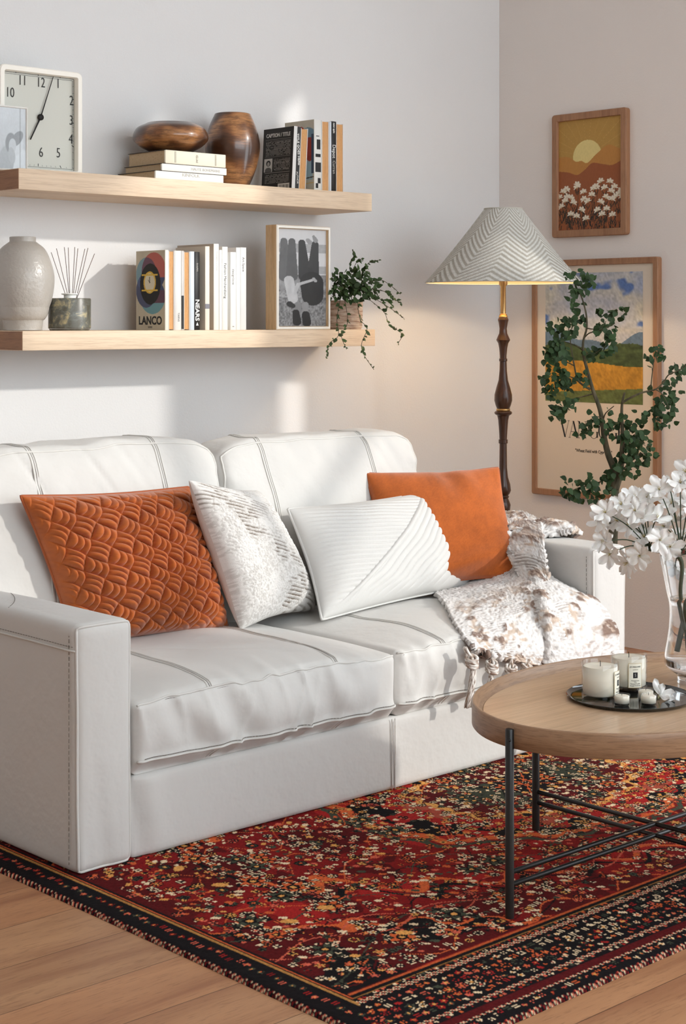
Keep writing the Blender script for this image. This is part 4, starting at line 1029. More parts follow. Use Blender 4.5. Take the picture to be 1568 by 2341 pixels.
for i, vn in enumerate(vines):
    dd = 6.22+.01*(i % 4); path = [Vector(p) for p in crom([tuple(Z4(x, y, dd-(.12 if (i in (6, 7, 8) and k > 0) else 0)*min(k, 1.2))) for k, (x, y) in enumerate(vn)], 8)]
    sb.tube(path, .0011, 5)
    for j, p in enumerate(path[2:]):
        if random.random() < .72:
            k = j+2; dr = (path[min(k+1, len(path)-1)]-path[k-1]).normalized()
            sd_ = Vector((random.uniform(-1, 1), random.uniform(-1, .2), random.uniform(-.8, .6)))
            L = random.uniform(.012, .022)*(1.0 if j < len(path)*.7 else .7); g_ = random.uniform(.65, 1.25)
            leaf(lb, lc, p, dr*.4+sd_, (random.uniform(-.5, .5), -1, .6), L, L*.75, tuple(S2L((60, 80, 42))*g_))
for k in range(230):
    a = random.uniform(0, 2*PI); r_ = random.random()**.6; x = 1150+175*r_*math.cos(a); y = 540+120*r_*math.sin(a)
    p = Z4(x, y, 6.25+random.uniform(-.07, .06)); L = random.uniform(.018, .030); g_ = random.uniform(.5, 1.3)
    leaf(lb, lc, p, (random.uniform(-1, 1), random.uniform(-1, .1), random.uniform(-1, .7)), (random.uniform(-.6, .6), -1, random.uniform(.2, 1)), L, L*.72, tuple(S2L((56, 76, 40))*g_))
sb.build('stems', mat('ivy stem', (74, 62, 44), .7), ivy); lb.c = np.array(lc); lb.build('foliage', LEAF, ivy)
MB().lathe([(0, .098), (.0705, .098)], pc, 32, cap=False).build('soil', mat('dark soil', (40, 30, 24), 1.0), ivy)
# ================================================================= FLOOR LAMP
LX, LY = 4.85, 4.29
lamp = thing('floor_lamp', (LX, LY, 0), 'turned dark wood floor lamp with a herringbone cone shade, in the corner', 'lamp')
WEN = wood('dark stained wood', (82, 50, 32), (54, 32, 20), .3, 'Z', 1, 14, .04, coat=.3)
BRASS = mat('brushed brass', (206, 168, 112), .3, metal=1.0)
def zz(y): return EYE-(680+y/4.5-735)*.0017006
K = .000378
prof = [(205, 45), (230, 55), (262, 47), (320, 38), (370, 42), (410, 60), (438, 72), (470, 52), (520, 42), (600, 34), (627, 34), (630, 42), (655, 42), (659, 35), (750, 38), (850, 48), (930, 72), (1000, 90), (1060, 92), (1110, 78), (1143, 64)]
prof2 = [(1166, 70), (1172, 84), (1185, 92), (1200, 86), (1215, 62), (1260, 52), (1350, 45), (1459, 38), (1462, 47), (1499, 47), (1503, 37), (1750, 40), (1850, 50), (1920, 72), (1985, 80), (2018, 66), (2034, 50), (2050, 62), (2066, 50), (2090, 62), (2132, 76), (2180, 72), (2212, 60)]
prof3 = [(2228, 64), (2250, 84), (2275, 60), (2400, 44), (2700, 40), (2900, 48), (3060, 70), (3150, 92), (3210, 70), (3230, 60), (3260, 90), (3320, 60), (3420, 70), (3480, 110)]
def lp(pr): return [(r*K, zz(y)) for y, r in reversed(pr)]
body = MB()
for pr in (prof, prof2, prof3): body.lathe(lp(pr), (LX, LY, 0), 40)
body.build('pole', WEN, lamp, autosmooth=35)
zb = zz(3480)
MB().lathe([(.135, 0), (.14, .006), (.138, .014), (.11, .022), (.07, .030), (.045, zb+.001)], (LX, LY, 0), 48).build('base', WEN, lamp, autosmooth=35)
MB().lathe([(.070*.378, zz(1166)), (.072*.378, zz(1155)), (.068*.378, zz(1143))], (LX, LY, 0), 32).build('ring', BRASS, lamp)
MB().lathe([(.064*.378, zz(2228)), (.066*.378, zz(2220)), (.060*.378, zz(2212))], (LX, LY, 0), 32).build('ring', BRASS, lamp)
zt = zz(205)
MB().lathe([(.0172, zt), (.0176, zt+.004), (.0150, zt+.007), (.0140, zt+.012), (.0105, zt+.014), (.0105, zt+.120), (.0165, zt+.128), (.0165, zt+.150), (.012, zt+.155)], (LX, LY, 0), 36).build('stem', BRASS, lamp, autosmooth=40)
ZT, ZB = 1.768, 1.481
def shade_tint(TH, S):
    a = TH*.19+S*.10; cw = .088; col = np.floor(a/cw); loc = a/cw-col
    sg = np.where(col % 2 == 0, 1, -1); ph = (S*.36+sg*(loc-.5)*cw*.85)/.021
    st = .5+.5*np.sin(ph*2*PI); n = fbm(TH*90, S*120, 2, 3); n2 = fbm(TH*300, S*400, 1, 5)
    k = smooth(.25, .75, st)
    c = S2L((168, 163, 152))*(1-k[..., None])+S2L((208, 207, 201))*k[..., None]
    return c*(.78+.30*n+.22*n2)[..., None], k
nt, ns = 420, 110
TH, S = np.meshgrid(np.arange(nt)*2*PI/nt, np.linspace(0, 1, ns))
col, k = shade_tint(TH, S); R_ = .072+(.300-.072)*(S+.06*S*(1-S)*-1+.02*S**6)+.0012*k
P = np.stack([LX+R_*np.cos(TH), LY+R_*np.sin(TH), ZT-(ZT-ZB)*S], -1)
mb = MB(); mb.add(P.reshape(-1, 3), grid_faces(nt, ns, wrap=True, flip=True)); mb.c = col.reshape(-1, 3)
sh_ = mb.build('lamp_shade', attr_mat('woven shade cloth', .85, .3, 600, .001, .2), lamp)
m = bpy.data.materials.new('shade lining'); g = NT(m); g.pb(Base_Color=(*s2l((232, 208, 166)), 1), Roughness=.8); g.set(g.b, 'Base Color', (*s2l((232, 208, 166)), 1))
MB().lathe([(.072+.228*(s-.06*s*(1-s)+.02*s**6)-.0035, ZT-(ZT-ZB)*s) for s in np.linspace(.002, .998, 24)], (LX, LY, 0), 96, cap=False).build('shade_lining', m, lamp)
MB().tube([(LX+.301*math.cos(t), LY+.301*math.sin(t), ZB) for t in np.linspace(0, 2*PI, 97)[:-1]], .0022, 6, closed=True).tube([(LX+.0735*math.cos(t), LY+.0735*math.sin(t), ZT) for t in np.linspace(0, 2*PI, 49)[:-1]], .0022, 6, closed=True).build('shade_trim', mat('woven trim', (196, 192, 182), .8), lamp)
m = bpy.data.materials.new('warm bulb'); g = NT(m); g.set(g.b, 'Emission Color', (1, .72, .42, 1)); g.set(g.b, 'Emission Strength', 12.0); g.set(g.b, 'Base Color', (1, .9, .75, 1))
MB().lathe([(0, 0), (.012, .004), (.022, .02), (.028, .042), (.026, .06), (.015, .074), (0, .080)], (LX, LY, zt+.155), 24, cap=False).build('bulb', m, lamp)
spk = MB()
for a in (0, 2*PI/3, 4*PI/3): spk.tube([(LX, LY, ZT-.02), (LX+.073*math.cos(a), LY+.073*math.sin(a), ZT-.002)], .0015, 6)
spk.tube([(LX, LY, zt+.15), (LX, LY, ZT-.018)], .002, 6); spk.build('shade_spider', BRASS, lamp)
ld = bpy.data.lights.new('lamp_light', 'POINT'); lo = bpy.data.objects.new('lamp_light', ld); COL.objects.link(lo); lo.location = (LX, LY, zt+.235)
ld.energy = 8; ld.color = (1, .80, .55); ld.shadow_soft_size = .035; lo.parent = None

# ================================================================= PICTURES ON THE RIGHT WALL
PW = wood('oiled oak frame', (164, 120, 88), (138, 96, 68), .5, 'Z', 1, 22, .08)
XF = XR-.026
ps = thing('framed_poster', (XR, 4.32, .595), 'large oak framed exhibition poster behind the leafy branches', 'poster')
ring(MB(), 3.990, 4.651, .592, 1.590, .026, XF, XR, .010, .003, axis='x').build('frame', PW, ps, autosmooth=40)
paper = MB().box(XR-.016, XR-.010, 4.01, 4.63, .61, 1.57).build('paper', mat('cream poster paper', (216, 202, 184), .7), ps)
def meadow(U, V):
    w1 = fbm(U*5+fbm(U*4, V*4, 2, 1)*2, V*8, 3, 12); w2 = fbm(U*16, V*40, 2, 9)
    brush = fbm(U*60+V*30, V*50, 2, 21)
    C = np.zeros(U.shape+(3,))
    sky = S2L((150, 160, 186))*(1-w1[..., None])+S2L((214, 204, 176))*w1[..., None]; k = smooth(.60, .75, fbm(U*6, V*9, 3, 30))[..., None]; sky = sky*(1-k)+S2L((92, 118, 168))*k
    C[:] = sky
    hill = V < .50+.05*np.sin(U*6+1)+.02*np.sin(U*15); C[hill] = (S2L((96, 116, 134))*np.ones_like(C))[hill]
    tree = V < .42+.03*fbm(U*12, V*0, 3, 2)+.03*np.sin(U*9); t3 = S2L((66, 80, 46))*(.5+w2[..., None])+S2L((20, 26, 18))*0; C[tree] = t3[tree]
    field = V < .30+.02*np.sin(U*5); f3 = S2L((186, 134, 48))*(.6+.7*fbm(U*30, V*14, 3, 6))[..., None]; C[field] = f3[field]
    gr = V < .07+.05*U; g3 = S2L((98, 108, 60))*(.6+.7*w2)[..., None]; C[gr] = g3[gr]
    return C*(.72+.56*brush)[..., None]
paint('picture_print', ps, (XR-.0168, 4.580, .993), NX, NZ, .510, .540, 170, 180, meadow, PRINT)
# slender serif capitals drawn as outlines
def serif_word(word, h, parent, yc, zc, mt, track=.010):
    mb = MB(); x = 0; st = .12*h; th = .028*h; se = .10*h; out = []
    def quad(pts): out.append([(p[0]+x, p[1]) for p in pts])
    def bar(x0, y0, x1, y1, w_): 
        quad([(x0-w_/2, y0), (x0+w_/2, y0), (x1+w_/2, y1), (x1-w_/2, y1)])
    def ser(cx_, y, w_): quad([(cx_-w_, y-.012*h), (cx_+w_, y-.012*h), (cx_+w_, y+.012*h), (cx_-w_, y+.012*h)])
    def arc(cx_, rx, t0, t1, fx=1):
        n = 26
        for i in range(n):
            a, b = math.radians(t0+(t1-t0)*i/n), math.radians(t0+(t1-t0)*(i+1)/n)
            def w_(t): return th/2+(st-th)/2*abs(math.cos(t))**1.6
            p = []
            for t, s in ((a, 1), (b, 1), (b, -1), (a, -1)):
                p.append((cx_+(rx+s*w_(t))*math.cos(t), h/2+(h/2-th/2+s*th/2)*math.sin(t)))
            quad(p)
    for ch in word:
        if ch == 'V': bar(.36*h, 0, .06*h, h, st); bar(.36*h, 0, .64*h, h, th); ser(.07*h, h, se); ser(.63*h, h, se*.9); x += .70*h
        elif ch == 'A': bar(.64*h, 0, .35*h, h, st); bar(.06*h, 0, .35*h, h, th); ser(.07*h, 0, se*.9); ser(.64*h, 0, se); quad([(.17*h, .34*h), (.53*h, .34*h), (.52*h, .37*h), (.18*h, .37*h)]); x += .72*h
        elif ch == 'N': bar(.10*h, 0, .10*h, h, th); bar(.62*h, 0, .12*h, h, st); bar(.62*h, 0, .62*h, h, th); ser(.10*h, 0, se*.9); ser(.08*h, h, se*.8); ser(.62*h, h, se*.9); x += .74*h
        elif ch == 'O': arc(.37*h, .32*h, 0, 360); x += .75*h
        elif ch == 'G': arc(.37*h, .32*h, 48, 318); bar(.62*h, .08*h, .62*h, .42*h, st); ser(.62*h, .42*h, se); x += .76*h
        elif ch == 'H': bar(.12*h, 0, .12*h, h, st); bar(.62*h, 0, .62*h, h, st); quad([(.12*h, .49*h), (.62*h, .49*h), (.62*h, .52*h), (.12*h, .52*h)]); [ser(a, b, se*1.1) for a in (.12*h, .62*h) for b in (0, h)]; x += .76*h
        else: x += .24*h
        x += track
    W_ = x-track
    for q in out:
        mb.poly([(XR-.0164, yc+W_/2-px, zc-h/2+pz) for px, pz in q])
    return mb.build('lettering', mt, parent)
serif_word('VAN GOGH', .070, ps, 4.322, .878, BLACK, track=-.004)
text('"Wheat Field with Cypresses"', .0185, BLACK, ps, frame_M((XR-.0164, 4.322, .790), NX, NZ), 'lettering', sx=.86, bold=.0002)
sp_ = thing('framed_print', (XR, 4.343, 1.686), 'small oak framed sunrise print with white meadow flowers, above the poster', 'picture')
ring(MB(), 4.147, 4.539, 1.684, 2.203, .030, XF, XR, .014, .002, axis='x').build('frame', PW, sp_, autosmooth=40)
def sunrise(U, V):
    # zoomed picture coordinates of the printed shapes
    X = U; Y = V; C = np.ones(U.shape+(3,))*S2L((176, 138, 72))
    sx, sy = .46, .655; ang = np.arctan2((Y-sy)*1.48, X-sx); dist = np.hypot(X-sx, (Y-sy)*1.48)
    rays = np.abs((ang/(PI/13)) % 1-.5) > .49; C[rays & (dist > .25) & (Y > sy-.05)] = S2L((206, 166, 96))
    C[(dist < .225)] = S2L((220, 200, 134))
    def ridge(pts):
        a = np.array(pts, float); P = np.array(crom([tuple(p)+(0,) for p in a], 8)); return np.interp(X, P[:, 0], P[:, 1])
    r1 = ridge([(-.05, .66), (.10, .672), (.2, .655), (.28, .62), (.37, .622), (.46, .60), (.6, .672), (.78, .745), (.92, .715), (1.05, .68)])
    m1 = Y < r1; C[m1] = S2L((182, 128, 66))
    r2 = ridge([(-.05, .545), (.15, .53), (.3, .50), (.42, .54), (.54, .595), (.72, .575), (.86, .565), (1.05, .62)])
    C[Y < r2] = S2L((148, 86, 52)); low = smooth(.5, .0, Y)[..., None]; C = np.where((Y < r2)[..., None], C*(1-low*.0), C)
    rng = np.random.RandomState(12)
    fl = [(.08, .35), (.13, .37), (.30, .405), (.30, .385), (.40, .335), (.02, .30), (.14, .30), (.20, .29), (.11, .265), (.24, .245), (.05, .215), (.41, .27), (.47, .25), (.53, .305), (.56, .36), (.60, .375), (.67, .42), (.73, .36), (.81, .41), (.88, .36), (.83, .325), (.95, .30), (.90, .275), (.84, .255), (.75, .275), (.67, .235), (.76, .17), (.62, .165), (.37, .175), (.20, .14), (.29, .12), (.44, .095), (.69, .125), (.85, .115), (.99, .33), (1.0, .27)]
    for k in range(150):
        x0 = rng.uniform(0, 1); y0 = rng.uniform(-.02, .16)
        L = rng.uniform(.03, .10); sl = rng.uniform(-.5, .5); t = (Y-y0)/L; m_ = (t > 0) & (t < 1) & (np.abs(X-x0-sl*(Y-y0)*1.4) < .0045*(1-t)+.003); C[m_] = S2L((46, 40, 34))
    for (x0, y0) in fl:
        m_ = (np.abs(X-x0+.02*np.sin((Y)*14)) < .003) & (Y < y0) & (Y > max(0, y0-.2)); C[m_] = S2L((66, 58, 38))
        for s in (-1, 1):
            yb = y0-.07; t = (Y-yb)/.05; m_ = (t > 0) & (t < 1) & (np.abs(X-x0-s*.035*t) < .006*(1-np.abs(2*t-1))+.002); C[m_] = S2L((44, 40, 32))
    for (x0, y0) in fl:
        rot = rng.uniform(-.5, .5); u = (X-x0); v = (Y-y0)*1.48; th = np.arctan2(u*math.cos(rot)+v*math.sin(rot), -u*math.sin(rot)+v*math.cos(rot)); d = np.hypot(u, v)
        pet = .060*(.50+.50*np.abs(np.cos(th*3.5))**.6)*(np.abs(th) < 1.75); C[d < pet] = S2L((226, 216, 196))
        C[(d < .012)] = S2L((196, 176, 140))
    return C*(.94+.10*fbm(X*60, Y*60, 2, 4))[..., None]
paint('picture_print', sp_, (XR-.014, 4.511, 1.712), NX, NZ, .336, .464, 190, 270, sunrise, PRINT)

# ================================================================= LEAFY BRANCH TREE
tr = thing('potted_tree', (4.76, 3.71, 0), 'slender tree with dark green oval leaves behind the right sofa arm', 'plant')
def Z7(x, y, d): return at(1180+x/3.902, 580+y/3.902, d)
TD = 5.93
trunk = MB()
def br(pts, r0, r1, dz=0.0, d0=0.0):
    P = [Vector(p) for p in crom([tuple(Z7(x, y, TD+d0+dz*k/max(1, len(pts)-1))) for k, (x, y) in enumerate(pts)], 7)]
    n = len(P); trunk.tube(P, [r1+(r0-r1)*(1-i/(n-1))**1.7 for i in range(n)], 8); return P
BRS = [([(859, 3420), (858, 3000), (862, 2560), (878, 2250), (882, 2060), (872, 1930), (820, 1790), (785, 1640), (768, 1500), (740, 1370), (688, 1230), (640, 1060), (603, 920), (597, 790), (628, 660), (622, 530), (580, 380), (530, 300), (520, 240)], .0200, .0022, 0, 0),
       ([(880, 2100), (925, 1960), (942, 1780), (948, 1600), (940, 1450), (945, 1330), (966, 1240)], .0150, .0040, -.05, 0),
       ([(945, 1330), (1010, 1290), (1120, 1240), (1240, 1210), (1310, 1150), (1360, 1080), (1450, 1040), (1520, 990)], .0045, .0020, -.10, -.05),
       ([(1240, 1210), (1290, 1240), (1330, 1300), (1360, 1380)], .0025, .0012, 0, -.1), ([(1200, 1190), (1215, 1050), (1230, 950), (1270, 850)], .0022, .001, -.02, -.1),
       ([(660, 1210), (600, 1175), (545, 1120), (520, 1010), (495, 870), (480, 760), (465, 640), (470, 560)], .0050, .0016, .06, 0),
       ([(595, 865), (540, 825), (480, 800), (400, 775), (340, 740)], .0030, .0012, .08, 0), ([(600, 755), (650, 710), (720, 690), (800, 660), (880, 620)], .0030, .0012, -.08, 0),
       ([(628, 665), (690, 672), (760, 655), (800, 600)], .0025, .0010, -.06, 0), ([(680, 1250), (590, 1275), (500, 1300), (430, 1380)], .0030, .0012, .05, 0),
       ([(775, 1470), (720, 1455), (660, 1480), (610, 1530)], .0025, .0010, -.05, 0), ([(775, 1480), (800, 1420), (870, 1360)], .0030, .0016, -.05, 0), ([(545, 1120), (450, 1090), (360, 1080), (250, 1110)], .0025, .001, .05, .02),
       ([(520, 1000), (440, 960), (340, 900), (300, 860)], .0025, .001, .05, .02), ([(870, 1975), (780, 2020), (680, 2065), (560, 2085), (430, 2150)], .0040, .0014, -.08, 0),
       ([(930, 1940), (1010, 1870), (1080, 1790), (1190, 1790)], .0035, .0012, -.06, 0), ([(945, 1700), (1000, 1650), (1080, 1600), (1130, 1600)], .0030, .0010, -.06, 0), ([(625, 1040), (640, 1150), (605, 1160)], .0020, .001, -.03, 0),
       ([(600, 860), (640, 900), (700, 890), (800, 820)], .0022, .001, -.05, 0), ([(790, 1520), (850, 1580), (880, 1550)], .002, .001, -.05, 0)]
for b in BRS: br(*b[:3], b[3], b[4])
m = bpy.data.materials.new('mossy bark'); g = NT(m); n_ = g.noise(g.coord('Object', scale=(1, 1, .3)), 60, 4, .6)
g.set(g.b, 'Base Color', g.ramp(n_.outputs[0], [(.35, s2l((58, 56, 40))), (.65, s2l((98, 90, 68)))])); g.pb(Roughness=.85); g.bump(n_, .4, .003)
trunk.build('trunk', m, tr)
CL = [(590, 240, 105, 26), (460, 190, 30, 5), (500, 370, 60, 7), (550, 350, 50, 7), (575, 445, 10, 1), (530, 590, 75, 13), (520, 495, 35, 5), (400, 640, 75, 12), (315, 660, 35, 6), (500, 690, 45, 7), (390, 770, 75, 12), (800, 610, 110, 20), (760, 520, 35, 4), (920, 520, 55, 9), (720, 670, 30, 5), (850, 700, 20, 2), (820, 790, 70, 9), (850, 830, 40, 6), (310, 860, 90, 16), (330, 960, 100, 18), (420, 900, 70, 12), (670, 900, 85, 12), (780, 860, 60, 7), (240, 1110, 45, 8), (370, 1090, 95, 20), (280, 1200, 70, 12), (430, 1180, 80, 13), (560, 1090, 40, 5), (605, 1080, 25, 3),
      (630, 1165, 20, 2), (400, 1380, 105, 20), (350, 1420, 60, 10), (490, 1340, 60, 8), (640, 1500, 90, 12), (600, 1570, 60, 7), (740, 1480, 25, 3), (820, 1410, 20, 2), (825, 1500, 30, 4), (860, 1560, 70, 9), (780, 1640, 30, 3), (970, 1430, 30, 3), (1110, 1440, 60, 7), (1040, 1510, 40, 5), (920, 1480, 20, 2), (1225, 890, 70, 10), (1285, 840, 30, 3), (1210, 1000, 30, 2), (1310, 910, 20, 2), (1430, 1040, 60, 9), (1440, 1100, 70, 5), (1500, 1005, 15, 2), (1310, 1130, 30, 3), (1190, 1215, 15, 2), (1340, 1260, 90, 13), (1420, 1250, 50, 5), (1350, 1370, 105, 20), (1250, 1370, 55, 6), (1290, 1460, 75, 11), (1350, 1490, 40, 4), (1235, 1520, 30, 3), (1400, 1530, 20, 1), (1310, 1520, 20, 1),
      (1050, 1640, 110, 18), (1000, 1600, 60, 9), (1110, 1610, 40, 4), (1130, 1680, 60, 8), (950, 1640, 40, 5), (1080, 1770, 110, 20), (1180, 1790, 60, 6), (1000, 1800, 90, 14), (960, 1900, 90, 15), (1060, 1920, 60, 6), (900, 1940, 80, 12), (800, 2000, 80, 11), (840, 2080, 50, 5), (700, 2060, 80, 10), (610, 2070, 90, 12), (500, 2100, 100, 14), (440, 2140, 50, 8), (560, 2160, 60, 6), (690, 2150, 70, 11), (770, 2130, 35, 3)]
lb = MB(); lc = []; rl = random.Random(4)
for (x, y, r, n) in CL:
    for k in range(int(n*1.3+.5)):
        a = rl.uniform(0, 2*PI); q = rl.random()**.5*r; p = Z7(x+q*math.cos(a), y+q*math.sin(a), TD+rl.uniform(-.07, .05)-.02)
        d = Vector((rl.uniform(-.8, .8), rl.uniform(-.8, .4), rl.uniform(-1.1, .5))); L = rl.uniform(.019, .030)
        leaf(lb, lc, p, d, (rl.uniform(-.5, .2)-.3, -.8, rl.uniform(-.2, .9)), L, L*.82, tuple(S2L((44, 66, 34))*rl.uniform(.65, 1.3)), .12, .2)
lb.c = np.array(lc); lb.build('foliage', LEAF, tr)
MB().lathe([(0, 0), (.050, .0), (.052, .01), (.046, .12), (.040, .3), (.036, .42), (.040, .44), (.036, .44), (.030, .40), (0, .38)], (4.76, 3.71, 0), 32, cap=False).build('pot', mat('dark slim vase', (60, 58, 54), .4), tr)
# ================================================================= COFFEE TABLE
TCX, TCY, TA, TB = 3.2987, 2.4245, .522, .3705
ct = thing('coffee_table', (TCX, TCY, .0095), 'oval oak tray top coffee table with black metal legs on the red rug', 'table')
TW = wood('oak veneer', (198, 166, 134), (166, 132, 100), .32, 'X', 1, 20, .05, coat=.25, st=.022, dark=(118, 88, 64))
TWR = wood('oak veneer shaded rim', (164, 130, 100), (142, 110, 82), .4, 'X', 1, 22, .06, st=.02)  # darker than the tabletop, with the rim's shade put into the colour
def rim_mat():
    m = bpy.data.materials.new('bent oak shaded rim'); g = NT(m); tc = g.n('ShaderNodeTexCoord'); sp = g.n('ShaderNodeSeparateXYZ', {0: tc.outputs['Object']})
    an = g.math('ARCTAN2', g.math('DIVIDE', sp.outputs[1], TB), g.math('DIVIDE', sp.outputs[0], TA))
    cv = g.n('ShaderNodeCombineXYZ', {0: g.math('MULTIPLY', an, .035), 1: 0.0, 2: sp.outputs[2]})
    b = g.noise(cv, 30, 4, .6, .3); f = g.noise(cv, 260, 3, .65)
    r = g.ramp(b.outputs[0], [(.3, s2l((140, 106, 78))), (.6, s2l((166, 132, 102)))])  # shade on the rim is painted in by these darker oak tones
    k = g.ramp(f.outputs[0], [(.38, (1, 1, 1)), (.52, (0, 0, 0))])
    g.set(g.b, 'Base Color', g.mix(g.math('MULTIPLY', k.outputs[0], .4), r.outputs[0], (*s2l((96, 68, 48)), 1))); g.pb(Roughness=.36)
    return m
TWR = rim_mat()
def oval(mb, prof, cap=False, seg=128, mi=0):
    vs = []; fs = []
    for (ins, z) in prof:
        for k in range(seg):
            t = 2*PI*k/seg; vs.append((TCX+(TA-ins)*math.cos(t), TCY+(TB-ins)*math.sin(t), z))
    for j in range(len(prof)-1):
        for k in range(seg):
            a = j*seg+k; b = j*seg+(k+1) % seg; fs.append((a, b, b+seg, a+seg))
    if cap: fs.append(tuple((len(prof)-1)*seg+k for k in range(seg))); fs.append(tuple(reversed(range(seg))))
    return mb.add(vs, fs, mi)
oval(MB(), [(.05, .386), (.002, .3845), (0, .387), (0, .437), (.0015, .4395), (.004, .4405), (.0075, .440), (.0095, .437), (.0125, .428), (.018, .4205), (.025, .4175), (.0262, .4160)]).build('rim', TWR, ct, autosmooth=50)
oval(MB(), [(.05, .387), (.0268, .400), (.0268, .4168), (.0275, .4174), (.2, .4174), (.36, .4174)], True).build('tabletop', TW, ct, autosmooth=30)
MET = mat('black powder coated metal', (26, 26, 26), .38, spec=.5)
LEGS = [(2.772, 2.433), (3.302, 2.808), (3.826, 2.424), (3.2987, 2.040)]
for (x, y) in LEGS:
    o = MB().tube([(x, y, .0095), (x, y, .4265), (x, y, .4285)], [.0098, .0098, .0085], 20).build('leg', MET, ct, autosmooth=50)
    vx, vy = (x-TCX, y-TCY); L = math.hypot(vx, vy)
    p = Vector((x-.0095, y, .405)) if abs(vx) < .1 else Vector((x, y-.0095, .405))
    q = Vector((-.73, -.68, 0))*.0098+Vector((x, y, .405)); MB().tube([q, q+Vector((-.73, -.68, 0))*.0022], [.0030, .0022], 12).build('screw', MET, o)
for z in (.110, .082):
    MB().tube([(2.78, 2.433, z), (3.82, 2.4245, z)], .0056, 12).build('crossbar', MET, ct)
    MB().tube([(3.302, 2.80, z-.0), (3.2987, 2.05, z)], .0056, 12).build('crossbar', MET, ct)

TZ = .4174
# ---- black mirror tray
tc_ = (3.247, 2.464, TZ)
tray = MB().lathe([(0, 0), (.140, 0), (.146, .001), (.1535, .0085), (.1520, .0095), (.1440, .0030), (.1390, .0022), (0, .0022)], tc_, 96, cap=False).build('serving_tray', mat('black lacquer', (22, 24, 23), .06, spec=.8), origin=tc_, autosmooth=50)
tag(tray, 'round glossy black tray on the coffee table', 'tray')
GLASS = bpy.data.materials.new('clear glass'); g = NT(GLASS); g.set(g.b, 'Base Color', (1, 1, 1, 1)); g.pb(Roughness=.0, IOR=1.45); g.set(g.b, 'Transmission Weight', 1.0)
WATER = bpy.data.materials.new('water'); g = NT(WATER); g.set(g.b, 'Base Color', (1, 1, 1, 1)); g.pb(Roughness=.0, IOR=1.33); g.set(g.b, 'Transmission Weight', 1.0)
WAX = mat('cream wax', (226, 218, 200), .55, sub=.25)
THIN = bpy.data.materials.new('jar glass'); g = NT(THIN)
_tr = g.n('ShaderNodeBsdfTransparent'); _gl = g.n('ShaderNodeBsdfGlossy', {'Roughness': .02}); _lw = g.n('ShaderNodeLayerWeight', {'Blend': .5}); _fr = g.math('MULTIPLY_ADD', g.math('POWER', _lw.outputs['Facing'], 4.0), .75, .05)
_mx = g.n('ShaderNodeMixShader', {0: _fr.outputs[0], 1: _tr.outputs[0], 2: _gl.outputs[0]}); g.t.links.new(_mx.outputs[0], g.out.inputs['Surface'])
def candle(c, label, labelang):
    t = thing('candle', c, label, 'candle', 'glass jar candles on the tray'); r = .0445; h = .090
    MB().lathe([(0, 0), (r-.004, 0), (r-.001, .002), (r, .006), (r, h-.002), (r-.001, h), (r-.0025, h), (r-.0035, h-.002), (r-.0035, .012), (r-.007, .010), (0, .010)], c, 64, cap=False).build('jar', THIN, t)
    w_ = MB().lathe([(0, .0105), (r-.0075, .0105), (r-.0030, .0135), (r-.0030, h-.010), (r-.006, h-.0115), (0, h-.012)], c, 64, cap=False).build('wax', WAX, t)
    MB().tube([(c[0], c[1], c[2]+h-.013), (c[0]+.0005, c[1], c[2]+h-.005), (c[0]-.001, c[1], c[2]+h+.002)], .0008, 6).build('wick', BLACK, w_)
    a0 = labelang; R_ = r+.0004; hw = .39; vs = []; n = 14; zs = (.012, .072)
    def cyl(u, z, rr=R_): t_ = a0+u; return (c[0]+rr*math.cos(t_), c[1]+rr*math.sin(t_), c[2]+z)
    for z in zs:
        for i in range(n): vs.append(cyl(-hw+2*hw*i/(n-1), z))
    lab = MB().add(vs, grid_faces(n, 2)).build('label', mat('cream label', (240, 234, 216), .6), t)
    bd = MB()
    for (u0, u1, z0, z1) in ((-hw, hw, .012, .0128), (-hw, hw, .0712, .072), (-hw, -hw+.018, .012, .072), (hw-.018, hw, .012, .072)):
        vs = []
        for z in (z0, z1):
            for i in range(8): vs.append(cyl(u0+(u1-u0)*i/7, z, R_+.0001))
        bd.add(vs, grid_faces(8, 2))
    bd.build('label_border', mat('gold ink', (196, 170, 110), .4), lab)
    vs = []
    for z in (.036, .050):
        for i in range(5): vs.append(cyl(-.13+.26*i/4, z, R_+.0002))
    MB().add(vs, grid_faces(5, 2)).build('label_mark', BLACK, lab)
    # monogram in the square, then lines wrapped around the jar
    def wrap(s, size, z, mt, sx=1.0):
        o = text(s, size, mt, t, Matrix.Identity(4), 'lettering', sx=sx, ext=.0001)
        off_ = -Vector(t['_o'])
        for v in o.data.vertices:
            p = v.co-off_; v.co = Vector(cyl(p.x/r, z+p.y, R_+.0003+p.z))+off_
        o.parent = lab
    wrap('JO MALONE', .0052, .0635, BLACK); wrap('LONDON', .0030, .0565, DARKG); wrap('S', .010, .043, LIGHTG, .8)
    wrap('Pomegranate', .0038, .0300, DARKG); wrap('Noir', .0034, .0262, DARKG); wrap('Scented Candle', .0038, .0220, BLACK); wrap('Bougie Parfumee', .0038, .0175, BLACK)
cz = TZ+.0022
candle((3.183, 2.504, cz), 'glass jar candle at the left of the tray, label turned away', math.atan2(-2.504, -3.183)+1.22)
candle((3.319, 2.522, cz), 'glass jar candle behind, with its cream label facing front', math.atan2(-2.522, -3.319)+.36)
